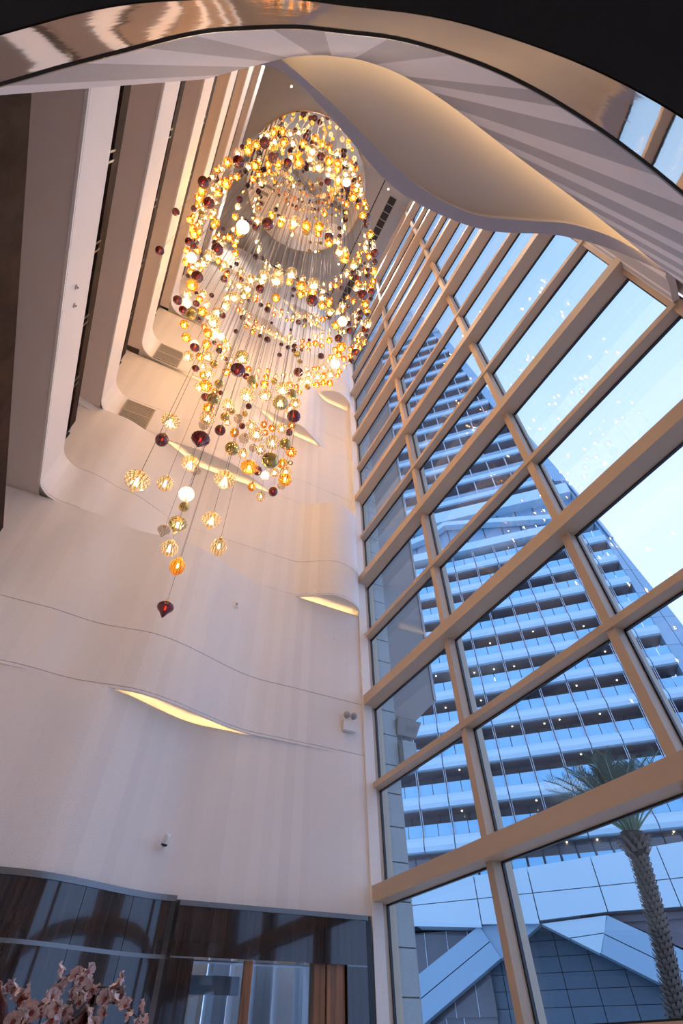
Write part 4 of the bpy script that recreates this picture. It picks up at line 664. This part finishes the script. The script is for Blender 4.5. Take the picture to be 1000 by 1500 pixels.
# the many small ones past the three hundred largest, joined
for q_, a_ in (('C', ((1, .86, .62), 1.9, .05, .075, (1, .82, .52))), ('A', ((1, .54, .12), 1.9, .05, .12, (1, .50, .08), (1, .85, .5))), ('R', ((.30, .02, .01), 1.8, .05, .45, (.16, .014, .008))), ('S', ((.55, .46, .26), 3.0, .04, .08, (.5, .4, .2), (1, .9, .6))), ('D', ((.92, .84, .72), 1.9, .03, .1, (.9, .85, .78)))):
    M['p'+q_] = glass('small_pendant_glass_'+q_.lower(), *a_)
mats = [M['pC'], M['pA'], M['pR'], M['gW'], M['pS'], M['gG'], M['pD'], M['bulb'], M['cord'], M['brass'], M['dim']]; IX = dict(C=0, A=1, R=2, W=3, S=4, G=5, D=6)
mb = MB()
for k, sh, x, y, z, D in small:
    mb.m = IX[k]; mb.lathe([(r*D, h*D) for r, h in shape(sh, 16)], 20, .05, 10, (x, y, z))
    if k in 'CAWS': mb.m = 7; mb.lathe([(0, .16*D), (.045*D, .1*D), (.048*D, -.1*D), (0, -.17*D)], 6, 0, 1, (x, y, z))
    zt = z+zt_of[sh]*D; mb.m = 9; mb.lathe([(0, .06), (.022, .05), (.03, -.01)], 6, 0, 1, (x, y, zt))
    mb.m = 8; mb.tube([(x, y, zt+.05), (x, y, TOP-.06)], .0038, 4, False)
o = mb.build('small_pendants', mats, smooth=True, kind='stuff', label='the many small glass pendants in the high far turns of the spiral chandelier', category='pendant lamps')
# ------------------------------------------------------------------ orchids
OB = Vector((.22, 3.5, 0))
t = thing('orchid_arrangement', 'blush pink orchids with maroon woven leaves in a tall planter, lower left', 'flowers', OB)
MB().lathe([(0, 0), (.24, 0), (.26, .03), (.20, .3), (.17, .8), (.21, 1.2), (.24, 1.28), (.22, 1.30), (.2, 1.24), (0, 1.24)], 28).build('planter', M['pot'], t, smooth=True)
for (x0, y0, ang, h, wd) in ((-.16, -.10, -6, .52, .13), (.13, -.08, 8, .52, .05), (-.02, .12, -5, .42, .14)):
    mb = MB(); rows = []
    for j in range(9):
        v = j/8; w_ = wd*(sin(pi*min(1, .15+v*.85))**.7)+.004
        rows.append([(x0+h*v*sin(radians(ang))+w_*(u/4-1)*.9, y0-.05*v+.03*cos(u*pi/2), 1.22+h*v*cos(radians(ang))) for u in range(9)])
    mb.grid(rows); q = mb.build('woven_leaf', M['weave'], t, smooth=True)
    sd = q.modifiers.new('s', 'SOLIDIFY'); sd.thickness = .008
def flower_mesh():
    mb = MB(); mb.m = 0
    for a, L, wd in ((90, .042, .017), (210, .042, .017), (330, .042, .017), (20, .046, .030), (160, .046, .030)):
        ca, sa = cos(radians(a)), sin(radians(a)); rows = []
        for j in range(6):
            v = j/5; hw = wd*sin(pi*(.12+.85*v))**.8
            row = []
            for u in (-1, -.5, 0, .5, 1):
                X, Y = L*v, hw*u; row.append((X*ca-Y*sa, -.030*sin(pi*v*.62)+.012*v*v-.012*u*u, X*sa+Y*ca))
            rows.append(row)
        mb.grid(rows)
    mb.m = 1; mb.lathe([(0, -.012), (.010, -.006), (.013, .004), (.006, .012), (0, .014)], 8, 0, 1, (0, -.014, -.006)); mb.add([(-.008, -.012, -.008), (.008, -.012, -.008), (.011, -.03, -.022), (-.011, -.03, -.022)], [(0, 1, 2, 3)])
    return mesh_of(mb, [M['petal'], M['lip']])
fm = flower_mesh()
def spray(pts, nf, r=.004):
    P = [Vector(p)-OB-Vector((0, 0, .03)) for p in pts]; Q = []
    for i in range(len(P)-1):
        for f in np.linspace(0, 1, 6, endpoint=False):
            p0 = P[max(i-1, 0)]; p1 = P[i]; p2 = P[i+1]; p3 = P[min(i+2, len(P)-1)]
            Q.append(.5*((2*p1)+(p2-p0)*f+(2*p0-5*p1+4*p2-p3)*f*f+(3*p1-p0-3*p2+p3)*f**3))
    Q.append(P[-1])
    st = MB().tube(Q, [r]*(len(Q)-4)+[r*.8, r*.7, r*.5, r*.4], 6).build('flower_stem', M['stem'], t, smooth=True)
    for i in range(nf):
        f = 1-.62*i/max(1, nf-1); p = Q[int(f*(len(Q)-1))]
        o = link('orchid_flower', fm, st); s = rng.uniform(.62, .88); o.scale = (s, s, s)
        o.location = p+Vector((rng.uniform(-.03, .03), rng.uniform(-.05, .02), rng.uniform(-.035, .03)))
        o.rotation_euler = (radians(rng.uniform(-20, 60)), radians(rng.uniform(-40, 40)), radians(rng.uniform(-100, 100)))
b0 = (.22, 3.48, 1.28)
spray([b0, (.28, 3.42, 1.55), (.42, 3.34, 1.70), (.56, 3.28, 1.69), (.66, 3.25, 1.62)], 13)
spray([b0, (.26, 3.40, 1.60), (.36, 3.36, 1.74), (.48, 3.32, 1.76), (.53, 3.30, 1.745)], 9)
spray([b0, (.22, 3.40, 1.60), (.24, 3.36, 1.76), (.30, 3.33, 1.80), (.36, 3.31, 1.785)], 10)
spray([b0, (.15, 3.40, 1.58), (.10, 3.38, 1.73), (.02, 3.38, 1.75), (-.07, 3.40, 1.71)], 12)
spray([b0, (.20, 3.36, 1.5), (.18, 3.30, 1.66), (.22, 3.26, 1.70), (.30, 3.22, 1.66)], 11)
spray([b0, (.30, 3.38, 1.5), (.42, 3.28, 1.62), (.52, 3.22, 1.62), (.60, 3.18, 1.56)], 11)
spray([b0, (.12, 3.36, 1.5), (.02, 3.30, 1.62), (-.06, 3.26, 1.64), (-.14, 3.24, 1.60)], 10)
spray([b0, (.25, 3.34, 1.48), (.30, 3.24, 1.58), (.38, 3.18, 1.58), (.46, 3.14, 1.53)], 10)
for a in range(5):
    mb = MB(); A = a*1.26+.4; rows = []
    for j in range(7):
        v = j/6; w_ = .045*sin(pi*(.1+.88*v)); c_, s_ = cos(A), sin(A)
        rows.append([((.06+.26*v)*c_-u*w_*s_, (.06+.26*v)*s_+u*w_*c_, 1.27+.12*sin(pi*v*.8)-.02*abs(u)) for u in (-1, 0, 1)])
    mb.grid(rows).build('orchid_leaf', M['leaf'], t, smooth=True)
# ------------------------------------------------------------------ outside: pilaster, wing, lamp
pil = thing('stone_pilaster', 'grey sandstone block pilaster outside the window corner', 'pilaster', (6.86, 11.2, 0))
zz = [0, .55, 1.38, 2.238, 2.938, 3.658, 4.34, 5.014, 5.71, 6.361, 7.106, 7.747, 8.5, 9.236]+[9.236+.72*i for i in range(1, 35)]
pmz = None
for a, b in zip(zz[:-1], zz[1:]):
    q = MB().box((-.33, -.3, a+.012), (.33, .3, b-.012)).build('stone_block', M['stone'], pil)
MB().box((-.315, -.285, 0), (.315, .285, zz[-1])).build('mortar_core', M['joint'], pil)
wing = thing('building_wing', 'taupe rendered wing of the hotel overhanging outside the window corner', 'building', (8.1, 11.4, 7.85))
F_ = [(-.9, 0), (0.0, 0), (.76, .73), (.76, 26), (-.9, 26)]
MB().hexa([(x, -.2, z) for x, z in F_], [(x, 5, z) for x, z in F_]).build('wall', M['stone2'], wing)
MB().box((.70, -.23, .75), (.79, -.14, 26)).build('corner_bead', M['alu'], wing)
lampo = thing('flood_light', 'grey outdoor flood light on a bracket beside the stone pilaster', 'light', (7.5, 10.95, 6.2))
MB().box((-.28, -.25, .1), (.12, .2, .75)).build('lamp_body', M['stone'], lampo)
MB().hexa([(-.32, -.1, .95), (.25, -.1, .95), (.25, .25, .95), (-.32, .25, .95)], [(-.32, -.22, 1.35), (.40, -.22, 1.35), (.40, .25, 1.35), (-.32, .25, 1.35)]).build('bracket_hood', M['stone2'], lampo)
for i in range(4): MB().box((-.15+.09*i, -.02, .75), (-.13+.09*i, .02, .97)).build('support_rod', M['alu'], lampo)
# ------------------------------------------------------------------ outside: palm
pb = Vector((10.75, 8.95, 0)); pt = Vector((11.33, 8.22, 4.75))
palm = thing('date_palm', 'date palm with bundled upright fronds outside the window', 'palm', pb)
rel = lambda p: Vector(p)-pb
mb = MB(); P = [rel(pb.lerp(pt, i/40)+Vector((.12*sin(i/40*pi), -.1*sin(i/40*pi), 0))) for i in range(41)]
mb.tube(P, [.15+(.09 if i >= 37 else 0) for i in range(41)], 14).build('trunk', M['bark'], palm, smooth=True)
mb = MB()
for i in range(2, 156):
    p = P[0].lerp(P[-1], 0) if False else P[min(39, int(i/4))].lerp(P[min(40, int(i/4)+1)], (i/4) % 1)
    for j in range(4):
        a = i*.47+j*pi/2; d = Vector((cos(a), sin(a), 0)); q = d.cross(Vector((0, 0, 1)))
        r0 = .14+(.09 if i > 146 else 0); L = .075+(.10*max(0, (i-146)/10))
        mb.add([p+d*r0-q*.055-Vector((0, 0, .03)), p+d*r0+q*.055-Vector((0, 0, .03)), p+d*(r0+L)+q*.03+Vector((0, 0, .07)), p+d*(r0+L)-q*.03+Vector((0, 0, .07)), p+d*r0+Vector((0, 0, .08))], [(0, 1, 2, 3), (3, 2, 4)])
mb.build('bark_scales', M['scale'], palm, kind='stuff')
for i in range(44):
    a = i*2.39996; el = radians(rng.uniform(62, 88) if i < 27 else rng.uniform(38, 62)); L = rng.uniform(1.35, 1.75); d = Vector((cos(a)*cos(el), sin(a)*cos(el), sin(el)))
    side = d.cross(Vector((0, 0, 1))).normalized(); base = rel(pt)+Vector((cos(a)*.1, sin(a)*.1, 0)); out_ = Vector((cos(a), sin(a), 0))
    Q = [base+d*L*v+out_*.35*v*v-Vector((0, 0, .32*v**3)) for v in np.linspace(0, 1, 9)]
    fr = MB().tube(Q, [.022*(1-.8*j/8) for j in range(9)], 4).build('frond_stalk', M['stalk'], palm)
    mb = MB()
    for v in np.linspace(.38, 1, 26):
        p = base+d*L*v+out_*.35*v*v-Vector((0, 0, .32*v**3))
        for s_ in (-1, 1):
            l = .34*(1-.55*abs(v-.6)); dr = (d*.75+side*s_*.75+Vector((0, 0, .12*rng.uniform(-1, 1)))).normalized(); w_ = d*.012
            mb.add([p-w_, p+w_, p+dr*l*.6+w_*1.1, p+dr*l, p+dr*l*.6-w_*1.1], [(0, 1, 2, 3, 4)])
    mb.build('leaflets', M['frond'], fr, kind='stuff')
MB().box((6.6, -60, -.3), (140, 90, -.05)).build('floor', M['asphalt'], kind=S, label='grey paving outside the window', category='ground')
sh = thing('potted_shrub', 'tip of a green shrub outside the window foot', 'shrub', (7.7, 10.3, 0))
MB().lathe([(0, 0), (.2, 0), (.26, .5), (.22, .5), (0, .45)], 16).build('planter', M['pot'], sh, smooth=True)
MB().tube([(0, 0, .45), (.02, 0, 1.0), (0, .02, 1.7)], .012, 5).build('stem', M['stalk'], sh)
for i in range(16):
    a = i*2.4; z = .8+.065*i; d = Vector((cos(a), sin(a), .7)).normalized(); q = d.cross(Vector((0, 0, 1))).normalized()*.03; p = Vector((0, 0, z))
    MB().add([p, p+d*.08+q, p+d*.19, p+d*.08-q], [(0, 1, 2, 3)]).build('leaf', M['leaf'], sh)
# ------------------------------------------------------------------ outside: the hotel tower
n_ = Vector((cos(radians(45)), sin(radians(45)), 0)); t_ = Vector((sin(radians(45)), -cos(radians(45)), 0)); TD = 54.76
tw = thing('hotel_tower', 'tall hotel tower with white balcony bands and angular white podium beyond the window', 'building', tuple(n_*TD))
def FP(s, z, o=0): return tuple(n_*o+t_*s+Vector((0, 0, z)))
def slab(name, s0, s1, z0, z1, o0, o1, m, par=tw, **p):
    return MB().hexa([FP(s0,z0,o0), FP(s1,z0,o0), FP(s1,z0,o1), FP(s0,z0,o1)], [FP(s0,z1,o0), FP(s1,z1,o0), FP(s1,z1,o1), FP(s0,z1,o1)]).build(name, m, par, **p)
EZ_ = [0, 25, 34, 46, 58, 75, 98, 117, 132, 140]; ES = [24.0, 22.8, 22.1, 20.6, 19.2, 16.7, 13.3, 10.8, 8.2, 6.2]
eS = lambda z: float(np.interp(z, EZ_, ES)); sR = lambda z: min(19.3, eS(z)-1.1)
SL = -12.5
def bandprof(s, zb): return [FP(s, zb, .35), FP(s, zb+.06, .0), FP(s, zb+.45, -.10), FP(s, zb+.95, .06), FP(s, zb+1.28, .32), FP(s, zb+1.30, .6), FP(s, zb, .6)]
bmesh_b = {}
joints = [5.14+2.94*i for i in range(-6, 5)]
pan_m = post_m = band_m = None
for k in range(10):
    zb = 14.4+3.6*k; r = sR(zb+1); last = None
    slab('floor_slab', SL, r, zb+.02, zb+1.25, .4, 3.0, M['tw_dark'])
    js = joints+[r]
    for a, b in zip(js[:-1], js[1:]):
        if b-a < .4: continue
        if band_m is None or abs(b-a-2.94) > .01:
            mb = MB(); mb.grid([bandprof(a+.05, 0), bandprof(b-.05, 0)]); mb.f += [tuple(range(6, -1, -1)), tuple(range(7, 14))]; mb.mi += [0, 0]
            mb.v = [tuple(Vector(v)-Vector(FP(a, 0))) for v in mb.v]
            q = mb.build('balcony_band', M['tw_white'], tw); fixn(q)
            if band_m is None: band_m = q.data
        else: q = link('balcony_band', band_m, tw)
        q.location = FP(a, zb)
        for h in (0, 1):
            c0 = a+(b-a)/2*h
            if pan_m is None or abs(b-a-2.94) > .01:
                w_ = (b-a)/2; mb = MB().hexa([FP(.04,0,.42), FP(w_-.04,0,.42), FP(w_-.04,0,.46), FP(.04,0,.46)], [FP(.04,1.02,.42), FP(w_-.04,1.02,.42), FP(w_-.04,1.02,.46), FP(.04,1.02,.46)])
                q = mb.build('balustrade_pane', M['tw_bal'], tw)
                if pan_m is None: pan_m = q.data
            else: q = link('balustrade_pane', pan_m, tw)
            q.location = FP(c0, zb+1.32)
        if post_m is None:
            mb = MB()
            for s_ in (-.09, .09): mb.hexa([FP(s_-.025, 0, .30), FP(s_+.025, 0, .30), FP(s_+.025, 0, .36), FP(s_-.025, 0, .36)], [FP(s_-.025, 2.36, .25), FP(s_+.025, 2.36, .25), FP(s_+.025, 2.36, .31), FP(s_-.025, 2.36, .31)])
            q = mb.build('bay_post', M['tw_post'], tw); post_m = q.data
        else: q = link('bay_post', post_m, tw)
        q.location = FP(a, zb+1.3)
    # end cladding panels
    for c in (0, 1):
        z0, z1 = zb-1.2, zb+2.36
        f0, f1 = c*.5, c*.5+.5
        g = lambda z, f: sR(z)+(eS(z)-sR(z))*f
        MB().hexa([FP(g(z0,f0)+.03,z0,.5+.6*f0), FP(g(z0,f1)-.03,z0,.5+.6*f1), FP(g(z0,f1)-.03,z0,2.6), FP(g(z0,f0)+.03,z0,2.6)], [FP(g(z1,f0)+.03,z1,.5+.6*f0), FP(g(z1,f1)-.03,z1,.5+.6*f1), FP(g(z1,f1)-.03,z1,2.6), FP(g(z1,f0)+.03,z1,2.6)]).build('corner_panel', M['tw_panel'], tw)
# glazing behind the balconies
zq = [13, 34, 46, 58, 75, 98, 117, 132]
mb = MB(); mb.hexa([FP(SL, 13, 2.6), FP(sR(13), 13, 2.6), FP(sR(13), 13, 20), FP(SL, 13, 20)], [FP(SL, 60, 2.6), FP(sR(60), 60, 2.6), FP(sR(60), 60, 20), FP(SL, 60, 20)])
for a, b in zip(zq[3:-1], zq[4:]):
    mb.hexa([FP(SL, a, 2.0), FP(eS(a)-.6, a, 2.0), FP(eS(a)-.6, a, 20), FP(SL, a, 20)], [FP(SL, b, 2.0), FP(eS(b)-.6, b, 2.0), FP(eS(b)-.6, b, 20), FP(SL, b, 20)])
mb.build('glazing', M['tw_glass'], tw)
for k in range(10):
    for j in range(11):
        slab('window_post', joints[j]+1.45, joints[j]+1.53, 15.7+3.6*k, 18+3.6*k, 2.45, 2.6, M['joint']) if k < 6 else None
for (s, k) in ((-4.6, 6), (-3.1, 6), (-1.5, 6), (-9.5, 6), (.5, 6), (3.4, 2), (5.0, 2)): slab('lit_window', s, s+.55, 16.9+3.6*(k-2), 17.3+3.6*(k-2), 2.3, 2.4, M['litwin'])
lm = None
for k in range(0, 7):
    for j in range(8):
        if rng.random() < .45: continue
        s = joints[2+j] + rng.uniform(.3, 2.5)
        if lm is None: q = slab('ceiling_spot', -.06, .06, -.05, 0, -.06, .06, M['spot']); lm = q.data
        else: q = link('ceiling_spot', lm, tw)
        q.location = FP(s, 14.4+3.6*k+.0, rng.uniform(.8, 1.9))
# plant floors with white beams
slab('plant_floor_wall', SL, sR(54), 50.4, 59, 1.4, 2.7, M['tw_facet'])
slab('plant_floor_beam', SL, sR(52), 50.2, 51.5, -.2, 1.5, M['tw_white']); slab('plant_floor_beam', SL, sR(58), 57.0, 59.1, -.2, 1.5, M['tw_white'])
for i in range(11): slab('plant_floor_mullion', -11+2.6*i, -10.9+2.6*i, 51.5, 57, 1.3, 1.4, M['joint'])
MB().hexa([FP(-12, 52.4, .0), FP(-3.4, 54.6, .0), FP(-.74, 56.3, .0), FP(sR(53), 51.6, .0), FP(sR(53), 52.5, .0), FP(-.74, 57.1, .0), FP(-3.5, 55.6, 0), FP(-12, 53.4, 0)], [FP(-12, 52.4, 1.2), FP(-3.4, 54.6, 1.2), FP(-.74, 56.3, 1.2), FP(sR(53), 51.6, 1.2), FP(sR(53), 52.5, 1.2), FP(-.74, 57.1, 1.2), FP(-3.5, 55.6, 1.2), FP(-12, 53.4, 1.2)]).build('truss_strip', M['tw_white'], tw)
for (a, b) in ((47.6, 51.5), (51.5, 57), (57, 60.5)):
    for c in (0, 1):
        g = lambda z, f: sR(z)+(eS(z)-sR(z))*f
        f0, f1 = c*.5, c*.5+.5
        MB().hexa([FP(g(a,f0)+.03,a,.4), FP(g(a,f1)-.03,a,.8), FP(g(a,f1)-.03,a,2.6), FP(g(a,f0)+.03,a,2.6)], [FP(g(b,f0)+.03,b,.4), FP(g(b,f1)-.03,b,.8), FP(g(b,f1)-.03,b,2.6), FP(g(b,f0)+.03,b,2.6)]).build('corner_panel', M['tw_panel'], tw)
# upper floors
mbp = MB()
for k in range(15):
    zb = 60.6+4.3*k; r = sR(zb+1)-.9
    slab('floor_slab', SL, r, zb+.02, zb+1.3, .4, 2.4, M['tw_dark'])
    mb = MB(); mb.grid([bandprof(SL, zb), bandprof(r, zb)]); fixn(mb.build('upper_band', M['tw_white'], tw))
    slab('upper_balustrade', SL, r, zb+1.32, zb+2.2, .42, .46, M['tw_facet'])
    for j in np.arange(-12.2, r, 2.94): mbp.hexa([FP(j, zb+1.3, .3), FP(j+.16, zb+1.3, .3), FP(j+.16, zb+1.3, .36), FP(j, zb+1.3, .36)], [FP(j, zb+4.3, .3), FP(j+.16, zb+4.3, .3), FP(j+.16, zb+4.3, .36), FP(j, zb+4.3, .36)])
    a, b = zb, zb+4.26
    MB().hexa([FP(sR(a)-.8,a,.4), FP(eS(a),a,.9), FP(eS(a),a,2.4), FP(sR(a)-.8,a,2.4)], [FP(sR(b)-.8,b,.4), FP(eS(b),b,.9), FP(eS(b),b,2.4), FP(sR(b)-.8,b,2.4)]).build('corner_panel', M['tw_panel'], tw)
mbp.build('upper_posts', M['tw_post'], tw, kind='stuff')
for a, b in ((125.1, 131), (131, 137)):
    MB().hexa([FP(SL, a, .3), FP(eS(a)-.05, a, .3), FP(eS(a)-.05, a, 10), FP(SL, a, 10)], [FP(SL, b-.15, .3), FP(eS(b)-.4, b-.15, .3), FP(eS(b)-.4, b-.15, 10), FP(SL, b-.15, 10)]).build('crown_glazing', M['tw_crown'], tw)
mb = MB()
for i in range(26):
    s = -10+.58*i
    mb.tube([FP(s, 137, .6), FP(s+rng.uniform(-1.2, 1.2), 143.5, .6)], .2, 4); mb.tube([FP(s, 137+rng.uniform(0, 6), .6), FP(s+2, 137+rng.uniform(0, 6), .6)], .18, 4)
mb.tube([FP(-10, 143.5, .6), FP(5, 143.5, .6)], .1, 4).build('crown_lattice', M['tw_post'], tw, kind='stuff')
# podium
def poly(name, pts, o0, o1, m, par=tw): return MB().hexa([FP(s, z, o0) for s, z in pts], [FP(s, z, o1) for s, z in pts]).build(name, m, par)
pj = [-17.2, -12.25, -5.3, -.7, 4.6, 9.9, 15.2, 20.5, 25.8]
zt_p = lambda s: 11.6+.062*(s+12)
for i, (a, b) in enumerate(zip(pj[:-1], pj[1:])):
    zl0 = lambda s: 9.2-.55*(1 if False else 0)-(.55 if -6 < s < 0 else 0)
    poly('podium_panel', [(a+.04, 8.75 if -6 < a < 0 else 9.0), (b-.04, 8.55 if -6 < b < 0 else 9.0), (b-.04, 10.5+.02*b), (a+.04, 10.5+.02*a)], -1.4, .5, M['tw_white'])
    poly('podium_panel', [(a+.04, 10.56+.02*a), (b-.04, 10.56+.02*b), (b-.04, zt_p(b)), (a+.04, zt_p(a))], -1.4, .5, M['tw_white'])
slab('podium_core', -17, 25.8, 8.9, 11.4, -1.2, 3, M['joint'])
slab('podium_floor_glazing', SL, 22, 11.4, 14.5, 1.4, 2.8, M['tw_glass'])
for i in range(23):
    s = -12.3+1.47*i
    if i % 1 == 0: slab('podium_mullion', s, s+.07, 12.2, 14.4, 1.3, 1.4, M['joint'])
    slab('podium_pane', s+.12, s+1.38, 12.3, 13.35, .5, .55, M['tw_bal'])
# V struts
A_, B_ = (-5.57, 8.72), (-.65, 8.58)
poly('strut_facet', [A_, B_, (-4.27, 6.62)], -1.0, .4, M['tw_facet'])
def lerp2(p, q, f): return (p[0]+(q[0]-p[0])*f, p[1]+(q[1]-p[1])*f)
def strut(tl, bl, tr, br, cuts, m):
    for h in (0, 1):
        for f0, f1 in zip(cuts[:-1], cuts[1:]):
            U = lambda f: lerp2(tl, tr, f); D_ = lambda f: lerp2(bl, br, f)
            a, b, c, d = lerp2(U(f0), D_(f0), h*.5+.012), lerp2(U(f1), D_(f1), h*.5+.012), lerp2(U(f1), D_(f1), h*.5+.488), lerp2(U(f0), D_(f0), h*.5+.488)
            poly('strut_panel', [d, c, b, a], -1.2, .2, m)
strut(A_, (-4.27, 6.62), (-16.5, 3.2), (-15.2, .9), [0, .47, .475, 1.0], M['tw_panel'])
strut((-.65, 8.58), (3.16, 6.6), (4.48, 8.84), (3.3, 6.7), [0, .99], M['tw_white'])
strut((4.48, 8.84), (3.16, 6.6), (18, 1.9), (16.6, -.4), [0, .49, .495, 1], M['tw_panel'])
# tile wall in the opening
tm = None; 
slab('tile_backing', -18, 22, 0, 8.9, 2.05, 2.3, M['joint'])
for i in range(14):
    for j in range(9):
        s = -14+2.35*i; z = .05+.98*j
        if tm is None: q = slab('wall_tile', 0, 2.29, 0, .94, 1.95, 2.06, M['tw_tile']); tm = q.data
        else: q = link('wall_tile', tm, tw)
        q.location = FP(s, z)
slab('lobby_glazing', -12.5, -5.6, 0, 4.2, 1.2, 1.4, M['tw_glass'])
slab('lobby_lamp', -7.6, -6.4, 4.0, 4.25, 1.5, 1.7, M['orange'])
for s in (-11, -9.6, -8.2): slab('lobby_mullion', s, s+.08, 0, 4.2, 1.1, 1.2, M['tw_post'])
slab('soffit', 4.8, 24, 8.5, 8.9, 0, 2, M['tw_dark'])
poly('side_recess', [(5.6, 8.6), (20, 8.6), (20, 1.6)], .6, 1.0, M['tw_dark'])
slab('upper_glazing', -16, -5.5, 3.5, 8.75, .9, 1.1, M['tw_glass'])
for s in (-10.6, -8.7, -6.9): slab('upper_glazing_mullion', s, s+.06, 3.5, 8.75, .82, .9, M['tw_post'])
